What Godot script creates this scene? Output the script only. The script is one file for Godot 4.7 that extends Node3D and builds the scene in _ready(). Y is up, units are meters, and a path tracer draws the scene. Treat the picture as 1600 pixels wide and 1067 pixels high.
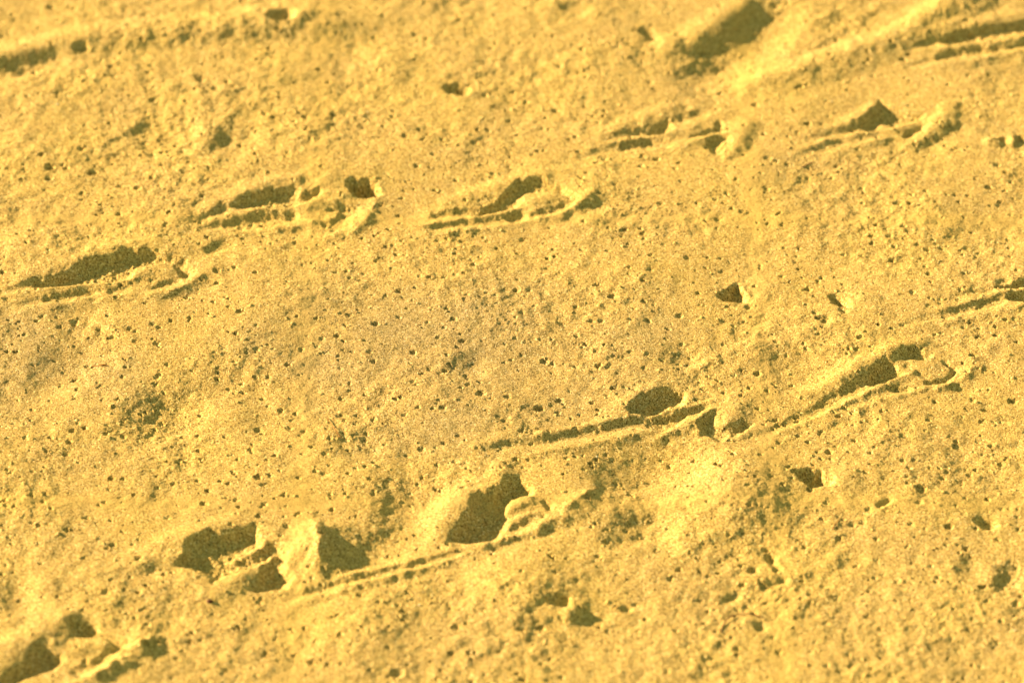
extends Node3D
# A patch of beach sand in low sun: one sheet of grains, pressed by two trails of footprints.
# Everything is in metres on the ground; the lists below give places and sizes in millimetres.

const FINE_X := 0.53        # half width of the finely modelled patch
const FINE_NEAR := 0.475
const FINE_FAR := 0.57
const STEP_X := 0.0008
const STEP_Z := 0.00105

var nx := 0
var nz := 0
var px := PackedFloat32Array()
var pz := PackedFloat32Array()
var fx := 0                  # index of the first fine column
var fz := 0
var cutf := PackedFloat32Array()
var addf := PackedFloat32Array()
var tmpf := PackedFloat32Array()
var warp := PackedFloat32Array()
var crumb := PackedFloat32Array()
var high := PackedFloat32Array()
var best := PackedFloat32Array()
var owner_of := PackedInt32Array()
var calm: Array[Vector3] = []
var coarse: Array[Vector3] = []
var parts: Array = [null]    # label -> [thing, part name]
var sand_mat: StandardMaterial3D
var things := {}


func _ready():
	var cam := Camera3D.new()
	cam.name = "camera"
	cam.position = Vector3(0.0, 2.5858, 3.3096)
	cam.near = 0.1
	cam.far = 200.0
	var lens := CameraAttributesPhysical.new()
	lens.frustum_focal_length = 35.0 / (2.0 * tan(deg_to_rad(8.17) * 0.5))
	lens.frustum_focus_distance = 4.17
	lens.exposure_aperture = 6
	lens.frustum_near = 0.1
	lens.frustum_far = 200.0
	cam.attributes = lens
	add_child(cam)
	cam.rotation_degrees = Vector3(-38, 0.0, 0.0)
	cam.fov = 8.17
	cam.current = true

	var env := Environment.new()
	var sky := Sky.new()
	var air := ProceduralSkyMaterial.new()
	air.sky_top_color = Color(0.56, 0.58, 0.40)
	air.sky_horizon_color = Color(0.82, 0.80, 0.54)
	air.sky_curve = 0.15
	air.ground_bottom_color = Color(0.45, 0.38, 0.2)
	air.ground_horizon_color = Color(0.7, 0.68, 0.55)
	air.sun_angle_max = 1.0
	sky.sky_material = air
	env.background_mode = Environment.BG_SKY
	env.sky = sky
	env.background_energy_multiplier = 0.38
	env.tonemap_mode = Environment.TONE_MAPPER_LINEAR
	env.tonemap_exposure = 4.1
	env.sdfgi_enabled = true
	env.ssao_enabled = true
	env.ssil_enabled = true
	var we := WorldEnvironment.new()
	we.name = "world_environment"
	we.environment = env
	add_child(we)

	var sun := DirectionalLight3D.new()
	sun.name = "sun"
	sun.light_color = Color(1.0, 0.82, 0.55)
	sun.light_energy = 1.6
	sun.light_angular_distance = 0.5
	sun.shadow_enabled = true
	add_child(sun)
	var az := deg_to_rad(20)
	var el := deg_to_rad(19)
	sun.look_at_from_position(Vector3.ZERO, Vector3(cos(az) * cos(el), -sin(el), sin(az) * cos(el)), Vector3.UP)

	make_sand_material()
	lay_grid()
	calm_places()
	press_footprints()
	press_hollows()
	broad_relief()
	slump()
	rain_pits()
	finish_heights()
	build_sheet()
	debris()


# ---------------------------------------------------------------- helpers

func noise(kind: int, size_mm: float, octaves := 1, s := 1) -> FastNoiseLite:
	var n := FastNoiseLite.new()
	n.noise_type = kind
	n.seed = s
	n.frequency = 1.0 / size_mm
	n.fractal_type = FastNoiseLite.FRACTAL_FBM if octaves > 1 else FastNoiseLite.FRACTAL_NONE
	n.fractal_octaves = octaves
	return n


func make_sand_material():
	var ramp := Gradient.new()
	ramp.offsets = PackedFloat32Array([0.0, 0.07, 0.2, 0.5, 0.8, 0.95, 1.0])
	var tones: Array[Color] = [Color(0.05, 0.038, 0.02), Color(0.13, 0.104, 0.052), Color(0.33, 0.262, 0.122), Color(0.44, 0.357, 0.165), Color(0.53, 0.438, 0.21), Color(0.72, 0.64, 0.38), Color(0.88, 0.83, 0.66)]
	var packed := PackedColorArray()
	for t in tones:
		packed.append(t.linear_to_srgb())
	ramp.colors = packed
	var grains := NoiseTexture2D.new()
	grains.width = 2048
	grains.height = 2048
	grains.seamless = true
	grains.normalize = true
	grains.noise = noise(FastNoiseLite.TYPE_CELLULAR, 3.4, 1, 71)
	(grains.noise as FastNoiseLite).cellular_return_type = FastNoiseLite.RETURN_CELL_VALUE
	grains.color_ramp = ramp
	var bumps := NoiseTexture2D.new()
	bumps.width = 2048
	bumps.height = 2048
	bumps.seamless = true
	bumps.noise = noise(FastNoiseLite.TYPE_CELLULAR, 3.4, 1, 71)
	(bumps.noise as FastNoiseLite).cellular_return_type = FastNoiseLite.RETURN_DISTANCE
	bumps.invert = true
	sand_mat = StandardMaterial3D.new()
	sand_mat.resource_name = "sand"
	sand_mat.albedo_texture = grains
	sand_mat.vertex_color_use_as_albedo = true
	sand_mat.roughness = 0.95
	sand_mat.metallic_specular = 0.2
	sand_mat.heightmap_enabled = true
	sand_mat.heightmap_texture = bumps
	sand_mat.heightmap_scale = 0.07


func lay_grid():
	var out: Array[float] = []
	var d := 0.0015
	var at := 0.0
	for k in 22:
		at += d
		d *= 1.5
		out.append(at)
	for k in 22:
		px.append(-FINE_X - out[21 - k])
		pz.append(-FINE_FAR - out[21 - k])
	fx = 22
	fz = 22
	for k in int(round(2.0 * FINE_X / STEP_X)) + 1:
		px.append(-FINE_X + k * STEP_X)
	for k in int(round((FINE_FAR + FINE_NEAR) / STEP_Z)) + 1:
		pz.append(-FINE_FAR + k * STEP_Z)
	var lx := px[px.size() - 1]
	var lz := pz[pz.size() - 1]
	for k in 22:
		px.append(lx + out[k])
		pz.append(lz + out[k])
	nx = px.size()
	nz = pz.size()
	for a in [cutf, addf, tmpf, warp, crumb, high, best]:
		a.resize(nx * nz)
	owner_of.resize(nx * nz)
	var n := noise(FastNoiseLite.TYPE_SIMPLEX, 15.0, 3, 5)
	var n2 := noise(FastNoiseLite.TYPE_SIMPLEX, 2.2, 1, 6)
	for j in nz:
		var z := pz[j] * 1000.0
		var row := j * nx
		for i in nx:
			var x := px[i] * 1000.0
			warp[row + i] = n.get_noise_2d(x, z) * 2.0 + n2.get_noise_2d(x, z) * 0.3


func columns(lo: float, hi: float) -> Vector2i:       # millimetres -> range of fine columns
	var a := fx + int(floor((lo * 0.001 + FINE_X) / STEP_X))
	var b := fx + int(ceil((hi * 0.001 + FINE_X) / STEP_X))
	return Vector2i(clampi(a, fx - 2, nx - 20), clampi(b, fx - 2, nx - 20))


func rows(lo: float, hi: float) -> Vector2i:
	var a := fz + int(floor((lo * 0.001 + FINE_FAR) / STEP_Z))
	var b := fz + int(ceil((hi * 0.001 + FINE_FAR) / STEP_Z))
	return Vector2i(clampi(a, fz - 2, nz - 20), clampi(b, fz - 2, nz - 20))


func part_of(thing: Node3D, called: String) -> int:
	if thing == null:
		return 0
	parts.append([thing, called])
	return parts.size() - 1


# A stroke drawn along points of (x, z, half width, height), all in mm.
# shape 0: round-bottomed groove (kept as the deepest), 1: soft mound, 2: sharp ridge, 3: soft dip.
func stroke(thing: Node3D, called: String, shape: int, flat: Array):
	var label := part_of(thing, called)
	var pts: Array[Vector4] = []
	for k in range(0, flat.size(), 4):
		pts.append(Vector4(flat[k], flat[k + 1], flat[k + 2], flat[k + 3]))
	if pts.size() == 1:
		pts.append(pts[0] + Vector4(0.01, 0, 0, 0))
	var lo := Vector2(1e9, 1e9)
	var hi := Vector2(-1e9, -1e9)
	for k in pts.size() - 1:
		var a := pts[k]
		var b := pts[k + 1]
		var r := maxf(a.z, b.z) + 3.0
		var ci := columns(minf(a.x, b.x) - r, maxf(a.x, b.x) + r)
		var cj := rows(minf(a.y, b.y) - r, maxf(a.y, b.y) + r)
		lo = Vector2(minf(lo.x, ci.x), minf(lo.y, cj.x))
		hi = Vector2(maxf(hi.x, ci.y), maxf(hi.y, cj.y))
		var ex := b.x - a.x
		var ez := b.y - a.y
		var il := 1.0 / maxf(ex * ex + ez * ez, 1e-9)
		for j in range(cj.x, cj.y):
			var dz := pz[j] * 1000.0 - a.y
			var row := j * nx
			for i in range(ci.x, ci.y):
				var dx := px[i] * 1000.0 - a.x
				var t := clampf((dx * ex + dz * ez) * il, 0.0, 1.0)
				var qx := dx - ex * t
				var qz := dz - ez * t
				var w := a.z + (b.z - a.z) * t
				var dd := (sqrt(qx * qx + qz * qz) + warp[row + i] * minf(1.0, w * 0.12)) / w
				if dd >= 1.0:
					continue
				dd = maxf(dd, 0.0)
				var v := absf(a.w + (b.w - a.w) * t)
				if shape == 0:
					v *= (1.0 - dd * dd) * (1.0 - 0.3 * dd * dd)
				elif shape == 1 or shape == 3:
					v *= (1.0 - dd * dd) * (1.0 - dd * dd)
				else:
					v *= pow(1.0 - dd, 1.35) * (0.95 + 0.45 * crumbly.get_noise_2d(pts[0].x + px[i] * 1000.0, pz[j] * 1000.0))
				if v > tmpf[row + i]:
					tmpf[row + i] = v
	settle(label, shape, lo, hi)


func settle(label: int, shape: int, lo: Vector2, hi: Vector2):
	for j in range(int(lo.y), int(hi.y)):
		var row := j * nx
		for i in range(int(lo.x), int(hi.x)):
			var k := row + i
			var v := tmpf[k]
			if v == 0.0:
				continue
			tmpf[k] = 0.0
			if shape == 0:
				cutf[k] = maxf(cutf[k], v)
			else:
				addf[k] += -v if shape == 3 else v
			if label > 0 and v > 0.8 and v > best[k]:
				best[k] = v
				owner_of[k] = label


# A hollow with steep walls inside an outline; depth and width of the wall in mm.
func hollow(thing: Node3D, called: String, depth: float, wall: float, flat: Array):
	var label := part_of(thing, called)
	var ring := PackedVector2Array()
	for k in range(0, flat.size(), 2):
		ring.append(Vector2(flat[k], flat[k + 1]))
	var box := Rect2(ring[0], Vector2.ZERO)
	for p in ring:
		box = box.expand(p)
	var ci := columns(box.position.x - 3.0, box.end.x + 3.0)
	var cj := rows(box.position.y - 3.0, box.end.y + 3.0)
	var n := ring.size()
	for j in range(cj.x, cj.y):
		var z := pz[j] * 1000.0
		var row := j * nx
		for i in range(ci.x, ci.y):
			var x := px[i] * 1000.0
			var inside := false
			var d2 := 1e12
			var b := ring[n - 1]
			for m in n:
				var a := ring[m]
				var ex := b.x - a.x
				var ez := b.y - a.y
				var qx := x - a.x
				var qz := z - a.y
				if (a.y > z) != (b.y > z) and qx < ex * qz / ez:
					inside = not inside
				var t := clampf((qx * ex + qz * ez) / (ex * ex + ez * ez), 0.0, 1.0)
				qx -= ex * t
				qz -= ez * t
				d2 = minf(d2, qx * qx + qz * qz)
				b = a
			var sd := (sqrt(d2) if inside else -sqrt(d2)) - warp[row + i] - ragged.get_noise_2d(x, z) * 1.0
			if sd > 0.0:
				var u := minf(sd / (wall * 1.25), 1.0)
				var far := minf(sd / (wall * 3.2), 1.0)
				tmpf[row + i] = depth * (0.55 * u * (0.7 + u * (1.6 - 1.3 * u)) + 0.45 * far * (2.0 - far))
	settle(label, 0, Vector2(ci.x, cj.x), Vector2(ci.y, cj.y))


# The ground that belongs to a thing: cells inside the outline that no part has claimed yet, and none of its parts outside it.
func claim(thing: Node3D, called: String, flat: Array):
	var label := part_of(thing, called)
	var ring := PackedVector2Array()
	for k in range(0, flat.size(), 2):
		ring.append(Vector2(flat[k], flat[k + 1]))
	var box := Rect2(ring[0], Vector2.ZERO)
	for p in ring:
		box = box.expand(p)
	var ci := columns(box.position.x, box.end.x)
	var cj := rows(box.position.y, box.end.y)
	for j in range(cj.x, cj.y):
		for i in range(ci.x, ci.y):
			var k := j * nx + i
			if owner_of[k] == 0 and Geometry2D.is_point_in_polygon(Vector2(px[i] * 1000.0 + warp[k], pz[j] * 1000.0), ring):
				owner_of[k] = label


func thing(called: String, label: String, category: String, x: float, z: float, group := "") -> Node3D:
	var o := Node3D.new()
	o.name = numbered(called)
	o.position = Vector3(x * 0.001, 0.0, z * 0.001)
	o.set_meta("label", label)
	o.set_meta("category", category)
	if group:
		o.set_meta("group", group)
	add_child(o, true)
	return o


func numbered(called: String) -> String:
	var n: int = things.get(called, 0)
	things[called] = n + 1
	return called if n == 0 else "%s_%03d" % [called, n]


# ---------------------------------------------------------------- relief

func calm_places():          # fresh fine sand round the footprints, and coarse places: x, z, radius in mm
	calm.append(Vector3(214.1, -307.7, 73.1))
	calm.append(Vector3(349.7, -385.3, 78.7))
	calm.append(Vector3(141.1, -242, 50.6))
	calm.append(Vector3(-313.2, -68, 61.8))
	calm.append(Vector3(82.1, 139.2, 61.8))
	calm.append(Vector3(32.6, 173.6, 50.6))
	calm.append(Vector3(-93.7, -222.1, 39.4))
	calm.append(Vector3(-251.5, 257.7, 33.7))
	calm.append(Vector3(393.3, -406.4, 56.2))
	calm.append(Vector3(0, -163.3, 33.7))
	coarse.append(Vector3(-240.7, -374.9, 185.5))
	coarse.append(Vector3(-405.5, -323, 146.2))
	coarse.append(Vector3(-30.6, -470.6, 134.9))
	coarse.append(Vector3(236.5, 347.1, 151.8))
	coarse.append(Vector3(104.3, 386.6, 123.7))
	coarse.append(Vector3(-52, 402.3, 112.4))
	coarse.append(Vector3(377.8, 355, 112.4))
	coarse.append(Vector3(-207.3, 417.9, 73.1))

func press_footprints():
	var t: Node3D
	t = thing("animal_footprint", "deep footprint with two drag grooves at the left edge of the upper trail", "footprint", -342.8, -87.4, "footprints pressed into the sand")
	hollow(t, "hollow", 6.1, 5.6, [-434.5, -75.5, -428.5, -85.8, -400.2, -97.2, -389.1, -110.5, -379.2, -117.1, -356.7, -124.8, -347, -134.4, -325.1, -134.4, -316.7, -129.6, -294.5, -121.9, -281.3, -101.9, -290.4, -88.7, -297.1, -96.2, -305.3, -110.5, -317, -114.3, -335, -107.6, -340.1, -88.7, -358.1, -83.9, -397, -77.4])
	hollow(t, "toe_groove", 4, 5.1, [-423.7, -61.4, -414.6, -68.9, -387.7, -74.5, -362.1, -75.5, -362.8, -69.9, -381, -61.4, -398.8, -55.8, -419.1, -54])
	stroke(t, "toe_hole", 0, [-356.1, -70.8, 6.2, 2.3, -344.4, -75.5, 6.2, 2])
	hollow(t, "toe_groove", 3.3, 4.5, [-323.5, -78.3, -314.4, -88.7, -297.1, -96.2, -295.4, -85.8, -309.2, -78.3, -319.2, -73.6])
	stroke(t, "ridge", 2, [-452.5, -66.1, 7.4, 0.9, -421.7, -72.7, 7.4, 1.4, -393.6, -77.4, 7.4, 1.6, -359.7, -83, 7.4, 1.6, -339.5, -88.7, 7.4, 1.2])
	stroke(t, "tongue", 1, [-336.6, -96.2, 11.2, 1.5, -321, -104.8, 13.5, 1.8, -308.3, -101.9, 10.1, 1.2])
	stroke(t, "front_rim", 2, [-323.4, -67, 7.9, 1.5, -306.5, -71, 9.6, 2.3, -293.8, -78.9, 11.2, 2.6, -281.4, -91.1, 14.1, 2.6, -270.7, -106.8, 15.7, 2.3, -267.4, -120.6, 12.4, 1.2])
	stroke(t, "near_rim", 2, [-431, -45.6, 9.9, 0.9, -380.6, -54.9, 11.1, 1.5, -338.7, -66.1, 9.9, 1.3])
	stroke(t, "far_rim", 1, [-434.4, -89, 16.9, 1.8, -396.2, -112.7, 21.4, 3.2, -357.4, -135.1, 21.4, 3.5, -323.2, -141.8, 15.7, 2])
	stroke(t, "toe_groove", 0, [-455.6, -68.9, 5.1, 1, -439.2, -77.4, 6.2, 1.8, -422.7, -84.9, 7.3, 2.8])
	stroke(t, "toe_groove", 0, [-438.4, -53, 4.5, 0.8, -419.6, -59.6, 6.2, 2])
	stroke(t, "dent", 3, [-303.5, -58.6, 15.7, 1.3, -270.7, -84.9, 14.6, 1.3])
	claim(t, "pressed_sand", [-455.7, -69.9, -423.9, -101, -386.1, -132.4, -346.7, -147.8, -311.6, -140.1, -284.9, -126.7, -261.3, -115.2, -254.4, -101, -262.5, -79.2, -284.4, -62.4, -305.2, -47.4, -320.9, -54.9, -368.7, -47.4, -419.3, -41.9, -453.8, -47.4])
	t = thing("animal_footprint", "footprint with long twin drag grooves leading to a dark burrow at its front", "footprint", -182.6, -195.8, "footprints pressed into the sand")
	hollow(t, "hollow", 5.6, 5.6, [-264.7, -196.5, -253.6, -209.3, -241.8, -220.1, -230.2, -222.1, -197.8, -234, -192.6, -220.1, -176, -230.1, -171.5, -219.2, -183.5, -209.3, -192.7, -204.3, -200.6, -198.4, -235.6, -197.5])
	hollow(t, "toe_groove", 4.6, 5.6, [-271, -171.1, -253.7, -186.7, -227.9, -194.5, -196.4, -195.5, -187.8, -181.8, -205, -175, -243.5, -165.2])
	hollow(t, "toe_hole", 4, 5.1, [-173.7, -194.5, -153.6, -207.3, -138.9, -203.4, -136.3, -190.6, -147.1, -180.8, -145, -169.1, -163.3, -159.4, -177.2, -176.9, -160.5, -182.8, -159.6, -190.6])
	stroke(t, "ridge", 2, [-276.1, -180.8, 6.8, 0.9, -233.1, -195.5, 6.8, 1.4, -201.2, -197.5, 7.4, 1.4])
	stroke(t, "tongue", 1, [-192.4, -197.5, 10.1, 1.5, -179.8, -204.3, 11.2, 2, -163.6, -210.3, 9, 1.2])
	stroke(t, "far_rim", 1, [-168.6, -221.1, 6.7, 1.5, -155.1, -219.4, 9, 2.3, -147.5, -217.6, 6.7, 1.8])
	stroke(t, "front_rim", 2, [-173.6, -155.2, 6.7, 1.2, -144.7, -158.1, 10.1, 2.6, -130.8, -180.6, 13.5, 3.5, -122.8, -212.4, 10.1, 2.3])
	stroke(t, "near_rim", 2, [-269, -153.6, 8.7, 0.9, -220.3, -165.2, 9.3, 1.5, -181.2, -175.9, 8.7, 1.5])
	stroke(t, "toe_groove", 0, [-280.4, -184.7, 5.1, 1, -261.3, -198.4, 6.7, 2.3])
	stroke(t, "toe_groove", 0, [-284, -165.2, 5.1, 1, -267, -173, 6.7, 2.3])
	stroke(t, "far_rim", 1, [-277, -197.5, 14.6, 1.5, -243.1, -224.1, 18, 2.9, -202.7, -239.2, 15.7, 2.3])
	claim(t, "pressed_sand", [-294, -155.6, -273.6, -187.7, -243.1, -224.1, -199.7, -237, -158.5, -234, -147.6, -222.1, -142.8, -216.2, -133.3, -214.2, -123.1, -226.1, -120.5, -217.2, -125.4, -200.4, -136.4, -171.1, -156.3, -157.5, -185.6, -167.2, -220, -157.5, -260, -147.8])
	t = thing("animal_footprint", "footprint near the middle of the photo with a pale crescent rim at its tip", "footprint", 6.9, -200.7, "footprints pressed into the sand")
	hollow(t, "hollow", 6.3, 5.6, [-38.4, -192.6, -14, -210.3, -5.9, -226.1, 0.6, -230.1, 4.7, -243, 27.1, -245, 49.3, -231.1, 63.1, -209.3, 50.8, -210.3, 37.5, -223.1, 15.2, -221.1, 9.9, -214.2, 9.3, -204.3, 0.6, -193.5, -37.2, -183.7])
	stroke(t, "toe_hole", 0, [0, -182.8, 8.4, 4.3, 7, -183.7, 8.4, 4.3])
	stroke(t, "toe_groove", 0, [22.1, -185.7, 5.6, 1.8, 37.3, -192.6, 7.3, 3, 53.7, -203.4, 6.7, 2.8])
	stroke(t, "toe_groove", 0, [-84.2, -175, 5.1, 0.8, -58.2, -189.6, 6.7, 2, -35, -193.5, 7.9, 3])
	stroke(t, "toe_groove", 0, [-80, -162.3, 5.1, 1, -52.2, -172, 6.7, 2, -23.2, -176.9, 6.7, 2, -3.5, -181.8, 6.7, 2.3])
	stroke(t, "tongue", 1, [17.5, -207.3, 10.1, 1.5, 33.9, -212.2, 11.2, 1.8])
	stroke(t, "ridge", 2, [-78.3, -169.1, 6.2, 1.2, -40.7, -180.8, 6.8, 1.9, -11.6, -189.6, 6.8, 1.9, 8.7, -196.5, 6.2, 1.2])
	stroke(t, "near_rim", 2, [-57.9, -158.5, 7.4, 1.1, -11.6, -168.2, 7.4, 1.5, 8.7, -173, 7.4, 1.3, 26.2, -179.8, 8, 1.3])
	stroke(t, "front_rim", 2, [26.1, -178.3, 7.9, 1.8, 46.5, -185.9, 10.7, 2.3, 64.2, -201.4, 14.6, 2.9, 74.3, -219.7, 15.7, 2.6, 73.4, -236, 12.4, 1.5])
	stroke(t, "dent", 3, [49.4, -176.9, 12.4, 1.3, 79.3, -200.4, 13.5, 1.3])
	stroke(t, "far_rim", 1, [-55.5, -208.7, 15.7, 1.8, -14.7, -229.9, 19.1, 3.5, 26.5, -247.2, 15.7, 2.3])
	claim(t, "pressed_sand", [-92.7, -165.2, -58.3, -200.4, -23.5, -230.1, 8.8, -250, 35.3, -247, 61.7, -240, 79.1, -227.1, 87.7, -212.2, 80.4, -190.6, 46.4, -171.1, 0, -167.2, -46.3, -157.5, -86.8, -153.6])
	t = thing("animal_footprint", "footprint in the upper right whose front is a bright smooth wedge of sand", "footprint", 151.1, -305.9, "footprints pressed into the sand")
	hollow(t, "hollow", 5.1, 5.1, [121.6, -318.9, 136.2, -332.3, 146.6, -342.6, 152.1, -325.1, 144, -311.7, 126.2, -312.8])
	stroke(t, "hollow", 0, [155.4, -336.4, 7.9, 2.3, 177.2, -346.7, 9, 2.5])
	hollow(t, "toe_groove", 3.8, 5.6, [91.9, -288.3, 102.2, -301.5, 130.3, -310.7, 152.7, -303.6, 147, -289.3, 103.1, -285.3])
	hollow(t, "toe_groove", 4, 5.1, [161.7, -304.6, 167.9, -314.8, 186.1, -324, 193.8, -340.5, 203.2, -317.9, 173.7, -307.7])
	hollow(t, "toe_hole", 5.1, 5.1, [181.3, -304.6, 194.7, -315.8, 205.9, -310.7, 193.4, -293.4, 199.1, -288.3, 188.1, -278.2, 178.5, -291.4])
	stroke(t, "toe_groove", 0, [65.1, -277.2, 5.6, 0.8, 94.9, -292.4, 6.7, 1.3])
	stroke(t, "toe_groove", 0, [86.2, -306.6, 5.1, 0.8, 113.2, -315.8, 6.7, 1.8, 124, -319.9, 6.7, 2.3])
	stroke(t, "ridge", 2, [68.1, -286.3, 6.8, 0.7, 113, -306.6, 8, 1.6, 136.9, -310.7, 7.4, 1.6, 154.9, -316.9, 8.7, 2.1, 171.8, -325.1, 8, 1.4])
	stroke(t, "ridge", 2, [145.1, -285.3, 8.7, 1.2, 172.2, -300.5, 8.7, 1.9, 187.4, -310.7, 6.8, 1.9, 203.6, -314.8, 5.6, 1.2])
	stroke(t, "front_rim", 1, [198.6, -274.5, 7.9, 1.8, 210, -294.4, 13.5, 2.9, 217.2, -325.9, 19.1, 3.5])
	stroke(t, "near_rim", 2, [76.7, -260, 8.7, 0.6, 118.3, -276.2, 8.7, 1.1, 153.9, -281.2, 8.7, 1.1])
	stroke(t, "far_rim", 1, [83.3, -307.7, 14.6, 1.5, 119.6, -338.7, 15.7, 2.3, 149.9, -355.3, 14.6, 2.3])
	claim(t, "pressed_sand", [56.1, -272.1, 95.2, -309.7, 125.6, -341.6, 155.9, -356.1, 192.2, -364.4, 218.6, -347.8, 223.2, -328.2, 211.2, -294.4, 198, -274.1, 171.3, -271.1, 148, -282.2, 106.4, -274.1, 64.9, -264.1])
	t = thing("animal_footprint", "footprint in the upper right with a sunlit mound shading its dark triangular hollow", "footprint", 349.7, -322.5, "footprints pressed into the sand")
	hollow(t, "hollow", 6.6, 5.1, [323.4, -336.4, 339.4, -354, 345.8, -371.7, 359, -361.3, 374.6, -351.9, 390.4, -345.7, 384.5, -338.5, 356.7, -325.1, 346.4, -331.2, 340.4, -322, 331.8, -317.9, 324, -326.1])
	hollow(t, "toe_groove", 3.5, 4.5, [361.8, -311.7, 369.7, -323, 388.8, -332.3, 386.9, -322, 369.4, -308.7])
	stroke(t, "toe_groove", 0, [269.4, -283.2, 5.6, 1, 290.6, -292.4, 7.3, 2.3, 306.4, -298.5, 6.2, 1.5])
	stroke(t, "toe_groove", 0, [276.4, -304.6, 5.1, 0.8, 303.7, -315.8, 7.9, 1.8, 323.2, -323, 9, 2.5])
	stroke(t, "far_rim", 2, [307.3, -326.9, 13.5, 2, 326, -340.5, 18, 4.4, 341, -360.9, 11.2, 2.6])
	stroke(t, "tongue", 1, [357.7, -321, 9, 1.2, 373.1, -329.2, 7.9, 1.2])
	stroke(t, "ridge", 2, [260.3, -279.2, 6.2, 0.9, 291, -300.5, 7.4, 1.6, 324.5, -313.8, 7.4, 1.6, 357.7, -322, 6.8, 1.2])
	stroke(t, "near_rim", 2, [296, -282.2, 8.7, 1.1, 326.4, -296.4, 8.7, 1.8, 350.8, -306.6, 8, 1.5])
	stroke(t, "front_rim", 1, [366.8, -296.8, 10.1, 1.8, 386.7, -310.1, 13.5, 3.2, 402.6, -332.3, 19.1, 4.4, 411.6, -357.3, 13.5, 2.3])
	stroke(t, "dent", 3, [388.6, -294.4, 15.7, 1.3, 416, -319.9, 14.6, 1.3])
	claim(t, "pressed_sand", [257.8, -276.2, 279.8, -312.8, 317.7, -351.9, 340.1, -376.9, 360.7, -369.6, 396.1, -359.2, 415.1, -372.8, 419.7, -354, 417.4, -323, 397.2, -290.3, 372.8, -280.2, 350.2, -297.5, 308, -284.3, 265.8, -270.1])
	t = thing("animal_footprint", "pair of dark drag grooves of a footprint cut off at the top right corner", "footprint", 454.7, -460.6, "footprints pressed into the sand")
	hollow(t, "toe_groove", 5.1, 5.6, [400, -458.7, 413, -470.6, 428.4, -480.3, 456.6, -488, 491.9, -498.9, 530, -512, 527.4, -483.6, 490.4, -481.4, 465.9, -466.3, 442.7, -458.7, 421.1, -455.5])
	hollow(t, "toe_groove", 4.3, 5.6, [392.2, -425.5, 409.5, -446.9, 446.7, -455.5, 470.7, -450.1, 489.3, -468.4, 527.7, -486.9, 525.6, -464.1, 488, -453.3, 462.8, -442.6, 429, -430.8])
	stroke(t, "toe_groove", 0, [381, -449, 5.1, 1, 404.5, -462, 7.3, 2.3])
	stroke(t, "toe_groove", 0, [376.1, -421.3, 5.1, 1, 398, -430.8, 6.7, 2])
	stroke(t, "ridge", 2, [386.8, -444.7, 7.4, 1.2, 427, -453.3, 8, 1.6, 457.7, -455.5, 8, 1.6, 473.5, -462, 8.7, 2.1, 495.9, -473.8, 8.7, 1.9, 527.8, -488, 7.4, 1.4])
	stroke(t, "near_rim", 2, [391, -417, 9.9, 1.1, 437.2, -426.6, 11.1, 2, 487.3, -444.7, 11.1, 2.2, 525, -457.6, 9.9, 1.8])
	stroke(t, "far_rim", 1, [397.8, -471, 15.7, 1.8, 448.4, -493, 16.9, 2.6, 505.5, -514, 15.7, 2])
	claim(t, "pressed_sand", [383.9, -446.9, 403.7, -468.4, 441.7, -485.8, 492.3, -503.2, 530, -512, 524.7, -454.4, 486.6, -436.2, 437, -423.4, 394, -417])
	t = thing("animal_footprint", "wide deep footprint at the lower left beside the tall bright mound", "footprint", -232.6, 298.2, "footprints pressed into the sand")
	hollow(t, "hollow", 8.6, 6.7, [-282, 305.2, -273.9, 288.1, -272.6, 272.5, -253.7, 255.2, -240.7, 259.3, -211.8, 246.1, -207.1, 269.2, -193.8, 270.1, -183.3, 279.9, -185.6, 302, -176.7, 315.7, -185.6, 330.2, -205.5, 335.1, -218.2, 332.6, -210.4, 317.3, -207.9, 302, -221.3, 311.7, -238.9, 319, -248.5, 327.8, -252.3, 315.7, -266.5, 306.8])
	stroke(t, "ridge", 2, [-343.8, 316.5, 9.9, 0.9, -310.3, 302, 11.1, 2.1, -281.7, 292.2, 10.5, 2.6, -260.6, 287.3, 9.3, 3.5, -247.3, 287.3, 7.4, 2.3])
	stroke(t, "tongue", 2, [-232.8, 292.2, 6.2, 2.9, -219.3, 283.2, 7.9, 7.6, -206.3, 275.8, 6.2, 5.3])
	stroke(t, "tongue", 2, [-209.6, 299.5, 5.6, 3.5, -198.9, 288.9, 6.7, 6.4])
	stroke(t, "near_rim", 1, [-245, 335.1, 21, 2, -224.7, 319, 16.1, 2, -211.9, 306.8, 9.9, 1.3])
	stroke(t, "toe_groove", 0, [-309.5, 314.9, 7.9, 1.3, -280.9, 306, 9, 2])
	stroke(t, "far_rim", 1, [-308.4, 288.6, 16.9, 1.8, -267.2, 264.8, 20.2, 3.2, -230.7, 243.2, 18, 3.2, -198.1, 254.5, 13.5, 2])
	claim(t, "pressed_sand", [-343, 327, -303.1, 288.9, -267.4, 259.3, -241.4, 245.2, -209.4, 239.4, -192.6, 257.7, -180.4, 270.1, -177.8, 284, -180.3, 302.8, -171.3, 319, -178.1, 335.1, -210.4, 343.1, -242, 343.1, -274.4, 327, -316.6, 327])
	t = thing("animal_footprint", "large dark footprint holding a crumbly clod, with one very long thin drag line", "footprint", -49.6, 260.8, "footprints pressed into the sand")
	hollow(t, "hollow", 8.6, 6.7, [-55.5, 271.7, -48.7, 252.7, -36.6, 229.4, -38.3, 221, -28.1, 204.2, -19.4, 210.1, -8.1, 199.1, -7.1, 188.1, 6.5, 186.4, 20.5, 203.3, 19.4, 212.6, 0, 216, -1.1, 226.9, 11.8, 231.9, -1.1, 242.8, -5.4, 256.9, -13.9, 267.6, -34.7, 270.9])
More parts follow.
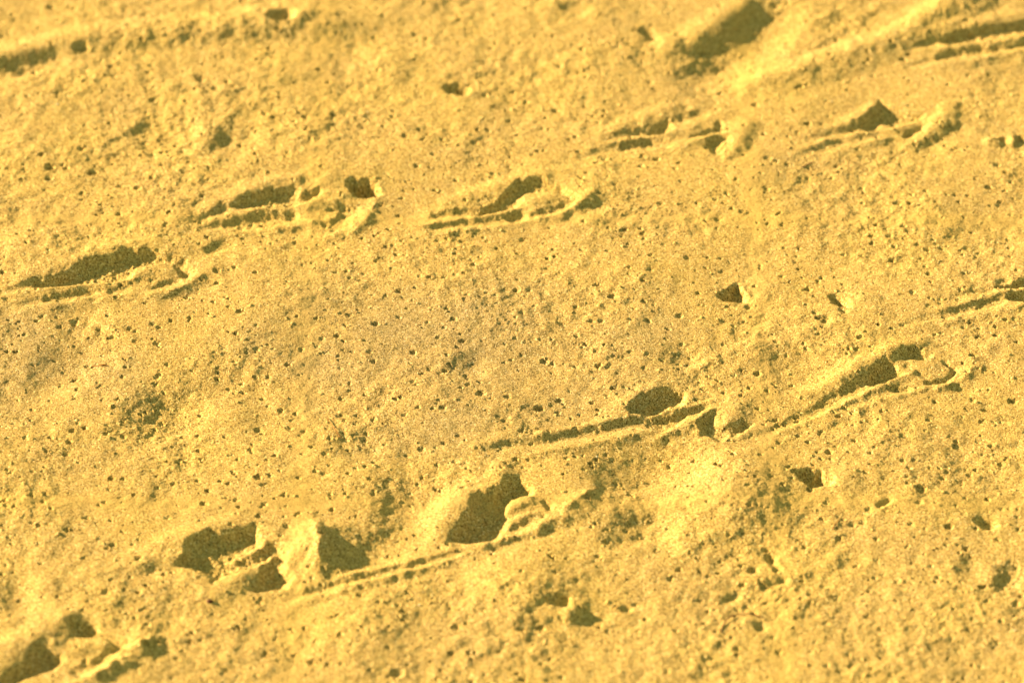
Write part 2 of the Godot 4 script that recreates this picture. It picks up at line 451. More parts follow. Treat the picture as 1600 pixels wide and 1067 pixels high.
	stroke(t, "crumb", 1, [-25.9, 209.3, 6.7, 1.8, -17.3, 205.9, 7.9, 2.6])
	stroke(t, "clod", 1, [3.2, 222.7, 10.1, 2.3, 11.9, 219.3, 11.2, 2.9])
	hollow(t, "toe_hole", 4.3, 5.1, [21.6, 215.1, 36.1, 221, 35.5, 233.6, 28, 231.9])
	stroke(t, "toe_groove", 0, [1.6, 252.7, 5.6, 1.8, 13.4, 243.6, 7.3, 3.3, 25.3, 236.9, 5.6, 2.3])
	stroke(t, "front_rim", 2, [-50.6, 279.6, 7.9, 1.8, -10.7, 272, 7.9, 2.6, 16.1, 257.8, 9.6, 3.5, 37.6, 242.8, 14.6, 4.4, 56.6, 221.2, 19.1, 5, 68.1, 203.2, 12.4, 2.3])
	stroke(t, "drag_line", 0, [-181.5, 343.1, 5.1, 0.8, -147.7, 327.8, 6.7, 1.8, -116.4, 315.7, 6.7, 2, -84.8, 303.6, 6.2, 1.6, -50.5, 287.3, 5.6, 1])
	stroke(t, "ridge", 2, [-171.3, 332.6, 6.8, 0.9, -127, 313.3, 8, 1.9, -85, 296.3, 8, 1.9, -50.6, 279.9, 6.8, 1.2])
	stroke(t, "near_rim", 2, [-173.4, 349.4, 7.4, 0.9, -126.6, 329.4, 8.7, 1.8, -79.4, 309.3, 8.7, 2, -31.9, 284.8, 8.7, 2, -2.7, 265.9, 8.7, 1.5])
	stroke(t, "far_rim", 1, [-58.8, 261.2, 19.1, 2, -53.7, 238.3, 29.2, 4.7, -35.1, 214.3, 28.1, 5.8, -8.1, 186.6, 21.4, 3.5])
	claim(t, "pressed_sand", [-182.9, 347.1, -147.9, 321.4, -106.1, 302, -74.8, 265.9, -72.7, 224.4, -54.3, 186.4, -10.9, 177.9, 16.3, 180.4, 43.3, 203.3, 67.7, 192.3, 70.2, 207.6, 53.8, 228.6, 16.1, 257.7, -10.7, 274.2, -53.1, 298.7, -105.6, 324.6, -147.4, 339.1, -178.6, 351])
	t = thing("animal_footprint", "footprint at the right of centre with a smooth sunlit lump splitting its front in two", "footprint", 114.2, 115.9, "footprints pressed into the sand")
	hollow(t, "hollow", 7.3, 5.1, [97.7, 96.4, 110.3, 76.1, 130.5, 65.4, 152.6, 70.7, 151, 87.6, 122.3, 106.1, 101.5, 102.6])
	hollow(t, "toe_groove", 4.8, 5.1, [110.1, 113.1, 115.7, 106.1, 134.5, 103.4, 149.6, 97.3, 163.2, 85.8, 174, 92, 155.4, 104.3, 145.7, 117.4, 129, 127.9, 113.2, 120.1])
	hollow(t, "toe_hole", 5.1, 5.6, [158.4, 117.4, 165.5, 100.8, 176.1, 97.3, 177.6, 116.6, 188.5, 120.1, 196.1, 108.7, 211.3, 113.1, 195.1, 135.7, 176.2, 141.8, 161.2, 132.2])
	stroke(t, "drag_line", 0, [-35.5, 158.2, 5.1, 0.8, 0, 146.1, 6.7, 1.8, 27.4, 140.9, 6.7, 1.6, 54.9, 129.6, 7.3, 1.8, 87.9, 120.1, 7.9, 2.2, 112.8, 113.1, 7.9, 2.6])
	stroke(t, "ridge", 2, [-30.1, 146.1, 7.4, 1.2, 21.9, 131.4, 8, 2.1, 66, 115.7, 8, 2.1, 110.2, 105.2, 7.4, 1.6])
	stroke(t, "tongue", 2, [121.3, 104.3, 5.6, 1.5, 144.7, 94.6, 6.2, 2, 172.6, 84.9, 5.1, 1.5])
	stroke(t, "tongue", 2, [123.3, 135.7, 9, 2.3, 145.6, 122.7, 8.4, 2.9, 160.9, 107.8, 7.3, 2.9, 172.2, 97.3, 5.1, 1.8])
	stroke(t, "near_rim", 2, [-46.2, 182.1, 8.7, 0.9, 0, 165.9, 9.3, 1.8, 43.7, 150.4, 9.3, 2, 87.7, 134.9, 9.3, 2.2, 123.5, 126.2, 8, 1.8])
	stroke(t, "front_rim", 1, [197.2, 78.5, 22.5, 2.3, 193.1, 98.5, 19.1, 2.6, 188.2, 113.6, 10.1, 1.8])
	stroke(t, "far_rim", 1, [79.9, 108.7, 13.5, 1.5, 102.2, 90.6, 20.2, 4.1, 124.9, 67.7, 16.9, 3.2])
	claim(t, "pressed_sand", [-46.1, 183.8, -21.9, 139.2, 27.5, 123.6, 77.1, 106.1, 96.9, 82.3, 119.5, 61.8, 144.5, 60, 172, 69, 188.8, 67.2, 202.4, 73.4, 201.2, 104.3, 209.1, 113.1, 202.9, 132.2, 180.5, 143.5, 158.8, 137.5, 131.4, 139.2, 87.6, 139.2, 43.7, 153, 0, 168.5])
	t = thing("animal_footprint", "crisp footprint at the right with a long straight groove and a broken island inside", "footprint", 319.6, 64.4, "footprints pressed into the sand")
	stroke(t, "drag_line", 0, [194.3, 140.9, 5.6, 0.8, 230.8, 120.9, 6.7, 1.2, 270.9, 89.3, 9.6, 2.4, 299.8, 66.3, 10.1, 3, 316.1, 54.7, 11.2, 3.6])
	hollow(t, "hollow", 6.8, 4.5, [312.5, 39.4, 326.9, 23.2, 336.2, 34.9, 345, 46.6, 325.1, 60.9, 312.2, 64.5, 307, 57.4])
	hollow(t, "hollow", 5.6, 4.5, [333.5, 25.9, 343.5, 8.7, 353.9, 5, 369.9, 16.8, 364.9, 25, 344.1, 25.9])
	hollow(t, "toe_hole", 4.6, 4.5, [371.8, 22.3, 380.5, 25, 391.6, 34, 387.9, 46.6, 379.3, 58.3, 355.5, 63.6, 358.9, 55.6, 376, 49.3, 382.8, 39.4])
	stroke(t, "toe_hole", 0, [333.1, 67.2, 6.2, 3, 343.1, 67.2, 5.1, 2.8])
	stroke(t, "hollow", 0, [346.2, 35.8, 5.6, 1.5, 359.9, 48.4, 4.5, 1.8])
	stroke(t, "tongue", 1, [352.9, 36.7, 10.1, 1.2, 367.6, 34, 9, 1.2])
	stroke(t, "ridge", 2, [230.6, 125.3, 8.7, 1.2, 270.3, 100.8, 9.9, 2.1, 304.9, 74.3, 9.9, 2.3, 334.1, 52, 8.7, 2.1, 351.4, 43, 6.2, 1.4])
	stroke(t, "near_rim", 2, [269.6, 114.8, 9.9, 0.9, 303.8, 92.9, 9.9, 1.3, 323.9, 80.5, 8, 1.3, 340.9, 75.2, 6.2, 1.5, 358.1, 66.3, 6.8, 1.8, 373.4, 61.8, 7.4, 1.8])
	stroke(t, "front_rim", 2, [372.1, 65.6, 7.3, 2, 390.5, 56.7, 11.2, 3.5, 404.5, 33.7, 12.4, 3.2, 400.8, 15.9, 9, 1.5])
	stroke(t, "dent", 3, [391.6, 63.6, 16.9, 1.8])
	stroke(t, "far_rim", 1, [255.1, 72.2, 14.6, 1.8, 301.3, 40.2, 16.9, 3.8, 330.8, 15.2, 15.7, 3.5, 359.9, -1.2, 11.2, 2])
	claim(t, "pressed_sand", [194.1, 146.1, 231.1, 113.1, 271.9, 69, 301.6, 34.9, 331.2, 7.8, 354.4, -3.2, 381.6, 10.5, 406.5, 15, 410.8, 31.3, 397.5, 60, 371.7, 70.7, 337.8, 79.6, 304.2, 86.7, 269.9, 108.7, 235.8, 130.5])
	t = thing("animal_footprint", "footprint cut off by the right edge, two thin lines entering its dark hollow", "footprint", 422.2, -57, "footprints pressed into the sand")
	stroke(t, "drag_line", 0, [341.4, -19.7, 5.1, 0.8, 361.9, -30.8, 5.6, 1.2, 382, -35.4, 6.7, 1.6, 396.7, -41.9, 7.3, 1.8, 420.1, -51.2, 7.9, 2.2, 434.8, -58.6, 8.4, 2.4])
	hollow(t, "hollow", 5.6, 5.1, [433.1, -58.6, 444.1, -68, 461.5, -71.7, 490.7, -79.2, 488.8, -58.6, 454.3, -53, 440.9, -55.8])
	hollow(t, "toe_groove", 5.1, 5.1, [430.5, -75.5, 440.7, -81.1, 451.4, -86.8, 469.4, -96.2, 492.9, -103.8, 490.9, -81.1, 456, -73.6, 435.9, -71.7])
	stroke(t, "toe_hole", 0, [435.2, -83.9, 4.5, 2, 441, -84.9, 5.6, 2.5])
	stroke(t, "toe_groove", 0, [392.7, -65.2, 4.5, 1, 415.7, -68.9, 5.1, 1.5, 427.4, -71.7, 5.1, 2])
	stroke(t, "ridge", 2, [379.7, -42.8, 7.4, 0.9, 420.7, -59.6, 8, 1.6, 444.3, -69.9, 6.8, 1.6, 467.3, -72.7, 6.8, 1.6])
	stroke(t, "near_rim", 2, [381.2, -23.4, 8, 0.9, 424.8, -39.1, 9.3, 1.8, 454, -49.3, 9.3, 2, 488.5, -54.9, 8.7, 1.5])
	claim(t, "pressed_sand", [338.4, -16.9, 362.5, -40, 398.9, -72.7, 434.4, -88.7, 458.3, -101, 493.1, -105.7, 488, -49.3, 453.3, -41.9, 418.6, -32.6, 378.4, -23.4])
	t = thing("animal_footprint", "big footprint cut off by the bottom left corner of the photo", "footprint", -345.9, 400.3, "footprints pressed into the sand")
	hollow(t, "toe_hole", 7.6, 5.6, [-367.1, 372.5, -356.5, 367.7, -339.8, 374, -334, 382.7, -344, 389, -354.8, 390.6])
	stroke(t, "toe_hole", 0, [-350.7, 382.7, 7.3, 8.6, -346.5, 383.5, 6.2, 8.6])
	hollow(t, "hollow", 8.6, 6.7, [-418.5, 444.1, -405.3, 428.7, -394.6, 421, -389.9, 402.3, -382.7, 400.7, -364.2, 411.7, -359.7, 417.1, -372.7, 429.5, -391.9, 441, -409.5, 453.3])
	stroke(t, "pressed_floor", 3, [-374, 406.2, 39.4, 3.5, -343.3, 398.4, 37.1, 3])
	hollow(t, "toe_groove", 5.6, 5.1, [-335.2, 388.2, -311.2, 396.8, -311, 407.8, -328.6, 417.1, -327.7, 398.4])
	stroke(t, "toe_groove", 0, [-350.2, 433.3, 7.9, 2.5, -327.6, 416.3, 8.4, 3.3])
	stroke(t, "tongue", 1, [-368.1, 400.7, 14.6, 2.3, -352.4, 402.3, 16.9, 3.5, -336.9, 400.7, 12.4, 2.6])
	stroke(t, "front_rim", 2, [-374.8, 463.4, 13.5, 3.5, -335.2, 441.2, 14.6, 5, -313.3, 421.3, 16.9, 5.6, -296.6, 397, 19.1, 5])
	stroke(t, "far_rim", 1, [-422.1, 420, 31.5, 5.3, -391.3, 397, 28.1, 6.4, -367.8, 370.1, 19.1, 4.4])
	claim(t, "pressed_sand", [-425.9, 406.2, -396.6, 382.7, -371.9, 364.6, -351, 363, -329.1, 377.2, -310.3, 386.6, -296.4, 382.7, -290.5, 394.5, -297.2, 429.5, -314, 450.2, -420.9, 464])

func press_hollows():
	var t: Node3D
	t = thing("burrow", "small black burrow opening in the sand at the tip of a footprint", "burrow", -136.7, -230.1)
	stroke(t, "hollow", 0, [-144.4, -235, 9, 12.6, -136.6, -229.1, 13.5, 28.9, -130.1, -225.1, 10.1, 26])
	stroke(t, "swell", 1, [-141, -240, 5.6, 1.9, -123.1, -227.7, 6.7, 1.5])
	t = thing("sand_dent", "three-sided dark dent near the top edge with a pale lump on its right", "dent", -216.7, -505.4)
	stroke(t, "hollow", 0, [-227.6, -501, 10.1, 6.7, -218.4, -503.2, 12.4, 8.2])
	stroke(t, "swell", 1, [-203.1, -503.7, 14.6, 2.2])
	stroke(t, "crest", 2, [-233.4, -492.5, 4.5, 1.1, -211.9, -491.9, 4.5, 1.5])
	t = thing("sand_dent", "small round dark dent at the end of the bank in the upper left", "dent", -410.9, -449)
	stroke(t, "hollow", 0, [-411, -450.1, 9, 5.6])
	t = thing("sand_dent", "lone oval dark dent in coarse sand at the upper middle", "dent", -49.4, -386.4)
	stroke(t, "hollow", 0, [-56.1, -387.4, 9, 8.2, -47, -385.3, 9, 8.9])
	stroke(t, "swell", 1, [-37.3, -379.7, 11.2, 1.5])
	t = thing("sand_dent", "slanting oval dent at the top, left of the long dark trough", "dent", 133.6, -479.3)
	stroke(t, "hollow", 0, [127.6, -485.8, 8.4, 4.1, 136, -477.1, 8.4, 4.5])
	stroke(t, "swell", 1, [151.6, -464.5, 19.1, 2.2])
	t = thing("sand_dent", "triangular dark dent with a bright slope on its right, right of the photo's centre", "dent", 205.2, -74.5)
	hollow(t, "hollow", 14.1, 6.7, [182.3, -71.7, 194.1, -81.1, 201.2, -89.6, 205.6, -83, 211.7, -66.1, 213.8, -60.5, 187.6, -60.5])
	stroke(t, "swell", 1, [230.9, -75.9, 28.1, 2.2])
	stroke(t, "crest", 2, [206.5, -77.7, 3.9, 2.2, 211.9, -68.9, 3.9, 1.9])
	t = thing("sand_dent", "olive dent above a thin black nick, right of the triangular dent", "dent", 293.2, -55.8)
	hollow(t, "hollow", 12.6, 7.9, [281.3, -68, 289.5, -72.7, 297, -64.2, 303.1, -51.2, 297.7, -45.6, 284, -54.9])
	stroke(t, "hollow", 0, [292.5, -44.7, 2.8, 3, 295.8, -42.8, 2.8, 3])
	stroke(t, "swell", 1, [312.3, -52.7, 22.5, 1.5])
	t = thing("sand_dent", "ragged dark dent with a bright right lip, below the right-hand footprints", "dent", 260.3, 188.9)
	hollow(t, "hollow", 14.8, 7.3, [239.6, 178.7, 251.2, 175.3, 263.6, 177.9, 274.4, 188.9, 271.7, 199.1, 254.3, 200.8, 243.9, 192.3])
	stroke(t, "swell", 1, [285.1, 191.5, 20.2, 1.9])
	stroke(t, "hollow", 0, [252, 204.2, 2.8, 1.9])
	t = thing("sand_dent", "small black dent behind a pointed lump at the bottom middle", "dent", 37.8, 349.4)
	stroke(t, "hollow", 0, [32.6, 349.4, 7.9, 6.3, 40.4, 350.2, 8.4, 8.2])
	t = thing("sand_lump", "little pointed lump of sand throwing a wedge of shadow at the bottom middle", "lump of sand", 52.4, 360.6)
	stroke(t, "swell", 1, [47.1, 365.7, 13.5, 3.3, 51.9, 362.8, 9, 3])
	stroke(t, "crest", 2, [48.8, 357.4, 6.7, 1.9, 52.9, 361.9, 5.6, 2.2])
	stroke(t, "hollow", 3, [67, 367.7, 16.9, 2.2])
	t = thing("sand_dent", "dark dent with a pale right lip near the lower right edge", "dent", 399.5, 246.9)
	stroke(t, "hollow", 0, [395.4, 243.6, 7.3, 4.5, 401.5, 247.7, 7.3, 5.2])
	stroke(t, "swell", 1, [414, 246.4, 15.7, 1.5])
	t = thing("sand_dent", "broad shadowy dent at the right edge near the bottom corner", "dent", 416.5, 319)
	stroke(t, "hollow", 0, [415.6, 310.9, 16.9, 4.5, 411.6, 327, 14.6, 3.7])
	t = thing("sand_lump", "pale crumbly clod at the upper right, left one of two", "lump of sand", 448.7, -304.6)
	stroke(t, "swell", 1, [445.4, -299.7, 9, 4.8, 451.1, -297.5, 6.2, 3.7])
	stroke(t, "hollow", 0, [457, -303.6, 4.5, 4.5])
	t = thing("sand_lump", "pale crumbly clod at the right edge, right one of two", "lump of sand", 467.4, -307.7)
	stroke(t, "swell", 1, [464, -294.8, 6.7, 4.1, 468.5, -306.4, 5.6, 2.6])
	stroke(t, "hollow", 0, [473.1, -304.6, 6.7, 5.9])
	t = thing("sand_mound", "tall bright mound of sand with a ragged crest casting a wide olive shadow", "mound", -166.3, 278.3)
	stroke(t, "crest", 2, [-167.5, 240.3, 14.6, 1.9, -164.3, 257.5, 20.2, 4.8, -163.1, 276, 22.5, 6.3, -161, 292.3, 22.5, 6.3, -159, 306.2, 19.1, 4.5, -155.5, 315.7, 13.5, 1.9])
	stroke(t, "swell", 1, [-159.7, 282, 45, 5.9])
	stroke(t, "hollow", 3, [-121.4, 280.7, 42.2, 4.5])
	t = thing("sand_trough", "long slanting trough in soft shade at the top right of centre", "trough", 198.4, -457.6)
	stroke(t, "hollow", 3, [176.8, -408.5, 31.5, 4.8, 204.4, -436.2, 43.9, 9.3, 231.3, -470.6, 45, 9.6, 253.6, -505.4, 36, 6.7])
	stroke(t, "swell", 1, [143.3, -449.9, 24.7, 2.6, 184, -484.3, 24.7, 3.3, 219.1, -522.1, 21.4, 3])
	t = thing("sand_ridge", "long pale ridge of sand running up to the top edge at the right", "ridge", 323.9, -464.1)
	stroke(t, "swell", 1, [223.3, -391.2, 22.5, 1.5, 272.7, -415.1, 31.5, 4.8, 322.6, -439.4, 32.6, 5.6, 373.2, -469.5, 33.7, 5.6, 426, -523.4, 34.9, 5.9, 473.9, -581.3, 34.9, 5.9])
	stroke(t, "swell", 1, [223.4, -394, 15.7, 1.1, 273.1, -422.3, 19.1, 1.9, 323, -447.3, 20.2, 2.2, 373.7, -477.5, 20.2, 2.2, 426.7, -532.2, 22.5, 2.2, 474.4, -588, 22.5, 2.2])
	t = thing("sand_bank", "low crumbling bank along the upper left with its dark end at the left edge", "bank", -318.1, -468.4)
	stroke(t, "swell", 1, [-510.1, -426.6, 31.5, 5.6, -451.4, -452.5, 32.6, 6.7, -403.7, -468.4, 33.7, 7.4, -337.2, -482.3, 34.9, 8.2, -245.8, -495.4, 36, 8.2, -172.2, -499.3, 37.1, 5.9, -123, -500.6, 28.1, 1.5])
	stroke(t, "hollow", 3, [-496.6, -410.6, 24.7, 6.7, -467.1, -421.3, 22.5, 5.9, -434.9, -436.2, 18, 4.5])

func broad_relief():
	stroke(null, "swell", 1, [-121.5, -430.4, 42.2, 4.3])
	stroke(null, "hollow", 3, [61.7, -519.7, 19.1, 3.8])
	stroke(null, "hollow", 3, [-381.1, 16.8, 47.8, 6.2, -400.8, 52.9, 37.1, 4.3])
	stroke(null, "hollow", 3, [-296.7, 102.6, 45, 5.7])
	stroke(null, "hollow", 3, [-36.3, 34.9, 25.9, 3.3])
	stroke(null, "hollow", 3, [150.2, 18.7, 22.5, 3.3])
	stroke(null, "hollow", 3, [-404.2, 340.7, 30.4, 5.3])
	stroke(null, "swell", 1, [-390.3, 330.4, 22.5, 3.3])
	stroke(null, "hollow", 3, [253.9, 40.3, 45, 6.2])
	stroke(null, "hollow", 3, [-322.6, -312.8, 45, 4.8])
	stroke(null, "hollow", 3, [-256.8, -304.6, 36, 3.8])
	stroke(null, "hollow", 3, [127.5, 186.4, 70.3, 11.5, 134.6, 224.4, 56.2, 6.7])
	stroke(null, "hollow", 3, [111.3, 259.3, 45, 7.6, 122.6, 275.8, 28.1, 3.3])
	stroke(null, "swell", 1, [178.1, 213.5, 78.7, 9.6])
	stroke(null, "swell", 1, [48.9, 181.5, 45, 3.3])
	stroke(null, "hollow", 3, [-382.2, -38.2, 33.7, 4.3])
	stroke(null, "hollow", 3, [-86.3, 216, 39.4, 4.8, -96.2, 265.9, 33.7, 4.8])
	stroke(null, "swell", 1, [10.6, 321.7, 67.5, 6.7])
	stroke(null, "swell", 1, [-125, 392.3, 61.8, 5.7])
	stroke(null, "hollow", 3, [215.5, 286.5, 5.6, 3.3, 220.1, 302.8, 5.6, 3.3])
	stroke(null, "hollow", 3, [208.5, 327, 6.7, 2.9, 224.7, 319, 5.1, 2.4])
	stroke(null, "hollow", 3, [309.7, 224.4, 5.1, 3.3, 318.2, 217.7, 4.5, 2.9])
	stroke(null, "hollow", 3, [178.9, 343.1, 7.9, 3.3, 187, 335.1, 5.6, 2.4])
	stroke(null, "hollow", 3, [203.7, 378.8, 7.9, 3.8])
	stroke(null, "hollow", 3, [277.1, -30.8, 5.1, 2.9])
	stroke(null, "hollow", 3, [94.5, 355, 6.7, 2.9])
	stroke(null, "hollow", 3, [281.5, 294.6, 16.9, 1.9])
	stroke(null, "hollow", 3, [381.8, 302.8, 19.1, 2.4])
	stroke(null, "swell", 1, [-55.2, 99.7, 78.7, 3.8])
	stroke(null, "hollow", 3, [-193.3, 95.5, 90, 3.8])
	stroke(null, "hollow", 3, [-131.2, 147.8, 33.7, 3.3])
	stroke(null, "swell", 1, [-242.8, 99.7, 33.7, 3.8])
	stroke(null, "swell", 1, [-279.7, -312.4, 22.5, 4.3])
	stroke(null, "swell", 1, [-426.9, -138.8, 50.6, 4.3])
	stroke(null, "hollow", 3, [314.6, -192.6, 78.7, 2.9])
	stroke(null, "swell", 1, [213.3, 9.8, 22.5, 3.3])
	stroke(null, "hollow", 3, [-259.8, -144, 12.4, 2.9, -270.9, -134.4, 10.1, 2.4])
	stroke(null, "hollow", 3, [-93.2, -192.6, 22.5, 1.4])

var crumbly := noise(FastNoiseLite.TYPE_SIMPLEX, 24.0, 2, 61)
var ragged := noise(FastNoiseLite.TYPE_SIMPLEX, 3.2, 2, 51)


func pit(label: int, x: float, z: float, r: float, deep: float):
	var ci := columns(x - r * 1.6, x + r * 1.6)
	var cj := rows(z - r * 1.6, z + r * 1.6)
	for j in range(cj.x, cj.y):
		var dz := pz[j] * 1000.0 - z
		for i in range(ci.x, ci.y):
			var k := j * nx + i
			var dx := px[i] * 1000.0 - x
			var d := (sqrt(dx * dx + dz * dz) + (warp[k] * 0.35 + ragged.get_noise_2d(x + dx, z + dz) * 1.1) * minf(0.45 * r, 1.2)) / r
			if d < 1.0:
				addf[k] -= deep * (1.0 - d * d)
				if label > 0:
					owner_of[k] = label if owner_of[k] == 0 else owner_of[k]
			elif d < 1.5:
				addf[k] += deep * 0.06 * sin((d - 1.0) * TAU)


func drops(places: Array[Vector3], list: Array):      # x, z, radius in mm
	for k in range(0, list.size(), 3):
		places.append(Vector3(list[k], list[k + 1], list[k + 2]))


func rain_pits():
	var places: Array[Vector3] = []
	drops(places, [-445.9, -526.9, 3.3, -423.1, -523.9, 2.4, -375, -520.6, 2.4, -437.2, -502.8, 2.4, -393.3, -482.6, 2.1, -224.5, -480.8, 3.3, -353.7, -462.5, 2.8, -381.9, -420.9, 3.3, -330.3, -468, 2.1, -238.8, -451.6, 2.4, -294.8, -398.4, 4.3, -279.8, -383.5, 4.3, -337.8, -366.9, 3.8, -306.2, -364.1, 2.8, -312.7, -299.7, 2.8, -400.2, -289.5, 3.3, -435.4, -279.2, 3.8, -426, -260.5, 4.3, -425.7, -243.6, 3.8, -385.8, -255.4, 3.3, -331.5, -245.3, 3.8, -343.4, -228.5, 3.8, -359.6, -233.5, 2.8, -394.3, -220.1, 3.3, -357.5, -186.9, 3.3, -344, -190.2, 2.4, -167.7, -343.1, 3.8, -193.8, -338.5, 2.8, -203.6, -330.9, 2.4, -232.4, -344.8, 3.3, -252.5, -298, 2.8, -237.8, -280.9, 3.3, -176.2, -259.5, 2.4, -323.7, -263.9, 2.1, -296.7, -337.8, 2.1, -375.2, -201.8, 2.1, -311.6, -190.2, 2.1, -451.4, -241.9, 2.1, -418, -233.5, 2.1, -368.8, -269, 2.1, -183.3, -419.1, 3.3, -206, -395.9, 2.1, -173.5, -399.5, 2.1, -409.6, -508.4, 1.9, -418.9, -478.9, 1.9, -445.8, -466.1, 1.9, -84.5, -531.7, 2.8, -132.2, -474.2, 2.8, -94.1, -477.1, 2.4, -82.6, -469.8, 2.6, 22.7, -475.3, 2.1, 7.2, -462.5, 2.1, 66.9, -449.8, 2.8, 100.9, -454.5, 2.4, 88.6, -457, 2.4, 113.9, -437.1, 2.8, 126.5, -446.2, 2.4, -93.4, -433.5, 2.1, -25.4, -376.4, 2.8, -11.2, -380, 1.9])
	drops(places, [13.2, -367.6, 3.3, 40.5, -353.6, 2.8, -2, -337.1, 2.8, 31.3, -341.3, 2.4, -32.2, -319.8, 2.8, -22.1, -320.5, 2.8, -83.2, -301.5, 2.8, -65.2, -303.9, 2.6, -34.5, -299.7, 3.3, -99.4, -308.4, 2.8, -112.1, -342.4, 2.1, 59.2, -310.1, 2.8, 24, -287.1, 2.4, 109.1, -347.6, 2.8, 80.6, -332.6, 2.8, 96.8, -333.3, 2.4, -87.6, -262.9, 2.8, -75.6, -261.5, 2.4, 10, -265.6, 2.8, -17.9, -252, 1.9, -90.1, -229.1, 2.4, -66.3, -226.1, 2.8, -51.6, -241.9, 2.8, -97.2, -240.2, 1.9, 77.7, -265.6, 2.8, 84.8, -272.4, 2.4, 120.7, -275.8, 2.8, 133.6, -272.4, 3.3, 118.5, -262.2, 2.8, 134.9, -203.4, 2.4, 131.6, -230.1, 1.7, 154.6, -236.8, 1.9, 80, -216.7, 2.8, 87.1, -167.1, 2.4, 62.5, -243.6, 2.4, 150.2, -257.1, 1.9, 130.5, -397.7, 2.8, 133.3, -387, 2.4, 469.5, -530.6, 2.8, 200.1, -521.3, 2.8, 303, -438.9, 2.8, 288.3, -431.7, 2.1, 272, -390.6, 3.3, 316.5, -386.3, 2.4, 228, -360.6, 2.8, 192.4, -355.3, 2.8, 296.2, -366.9, 2.4, 295.9, -342.4, 2.4, 276.1, -328.4, 3.3, 289.2, -329.1, 2.1, 265.4, -316.3, 2.4, 451.4, -406.6, 2.1, 453.5, -398.8, 2.4, 423.2, -370.4, 2.1, 374.5, -449.1, 2.1, 400.9, -473.4, 2.8, 236.5, -273.1, 3.3, 214.7, -279.2, 2.1, 305.5, -259.5, 2.4, 272, -245.3, 1.9])
	drops(places, [233.5, -226.1, 3.3, 320.1, -288.8, 3.3, 364, -287.1, 2.8, 409.2, -289.5, 2.1, 448.2, -264.6, 2.6, 458, -238.5, 2.6, 437.5, -230.1, 3.3, 425.6, -242.6, 1.9, 398.1, -218.4, 1.9, 387.4, -206.1, 2.1, 321.8, -231.8, 1.9, 320.4, -206.8, 2.4, 347.6, -216.7, 1.9, 209.4, -191.8, 3.3, 176.5, -177, 2.4, 187.4, -180.3, 2.8, 391.6, -181.9, 1.9, 355.4, -168.8, 2.4, 186, -167.1, 2.1, 445.3, -341.3, 1.9, 199.4, -214.4, 1.7, 247.6, -232.5, 1.9, 185, -255.4, 1.7, 167.1, -221.8, 1.4, 154.7, -236.8, 1.9, -429.9, -145.3, 2.4, -438.1, -138.1, 2.1, -382.7, -153.4, 1.9, -456.2, -98.5, 2.8, -450.1, -61.1, 2.4, -311.6, -155.7, 1.9, -196.1, -148.5, 2.6, -184.1, -139.8, 2.1, -248.9, -108.1, 2.8, -230.1, -99.5, 2.6, -265, -101.7, 3.3, -192.7, -81, 2.1, -265.7, -57.9, 2.4, -290.1, -65.8, 2.4, -275.5, -60.4, 1.9, -416.6, -36.3, 2.8, -406.7, -44.7, 2.1, -364.7, -18.2, 3.3, -387.5, -30.7, 3.8, -399.2, -21.3, 2.8, -317.5, -24.4, 2.4, -311.5, -19.8, 2.8, -312, 3.4, 3.8, -332, 1.9, 2.4, -351.5, -5.8, 1.9, -332, -13.6, 1.9, -241.1, -42.2, 2.8, -232.5, -0.6, 2.4, -231.1, -12, 2.4, -223.5, 10.5, 2.8, -225.8, -21.3, 1.9, -196.2, 31.6, 3.3, -212.5, 49.2, 2.6, -185.4, 44.7, 2.8, -223.8, 49.2, 2.4])
	drops(places, [-309.2, 52.2, 2.8, -309.9, 61.9, 2.4, -307.8, 42.5, 1.9, -301.8, 33.1, 1.9, -356.4, 62.8, 2.4, -377.8, 64.9, 2.8, -401, 79.9, 1.9, -378.6, 79.3, 1.9, -355, 82.3, 1.9, -393.4, 55.8, 1.9, -339.3, 50.7, 1.9, -261.1, 16.6, 1.9, -234.2, 68.8, 1.9, -302.2, 107.5, 2.8, -319.4, 100.1, 2.4, -373.3, 114.3, 2.4, -395.9, 134, 2.8, -378.9, 139.9, 2.4, -417.2, 134, 2.4, -334.2, 131.1, 3.3, -308, 135.5, 2.4, -283.4, 128.2, 2.4, -270.5, 127.6, 2.4, -247.2, 129.6, 2.4, -218, 121.4, 3.3, -192, 120.2, 3.3, -179, 123.2, 2.6, -199.5, 94.2, 2.8, -187.2, 98.6, 2.8, -156.3, 135.5, 2.8, -222.7, 141.3, 2.1, -381.5, 154.5, 2.1, -397.3, 153, 2.4, -419.8, 113.5, 1.9, -165.6, -46.3, 1.9, -163.2, -62, 1.9, -171.6, 5, 2.4, -164.7, 14.2, 1.9, -152.2, 20.3, 1.9, -113.9, -138.8, 2.1, -112.5, -164.2, 2.1, -103.9, -127.5, 2.1, -97.1, -125.8, 2.1, -79.7, -127.5, 2.4, -51.5, -129.1, 2.8, -44.8, -145.9, 2.4, -22.4, -146.9, 2.1, -13.6, -136.5, 2.1, -2, -147.9, 1.4, 29.2, -146.3, 1.9, 56.5, -142, 1.9, -107.4, -106.5, 2.1, -60.8, -92.1, 2.1, -50.2, -96.9, 2.4, -43.5, -98.5, 1.7, -83, -93.7, 1.9, 3.8, -74.7, 2.8, 15.4, -74, 2.1, 75.1, -81.6, 3.3, 89.3, -64.5, 4.3])
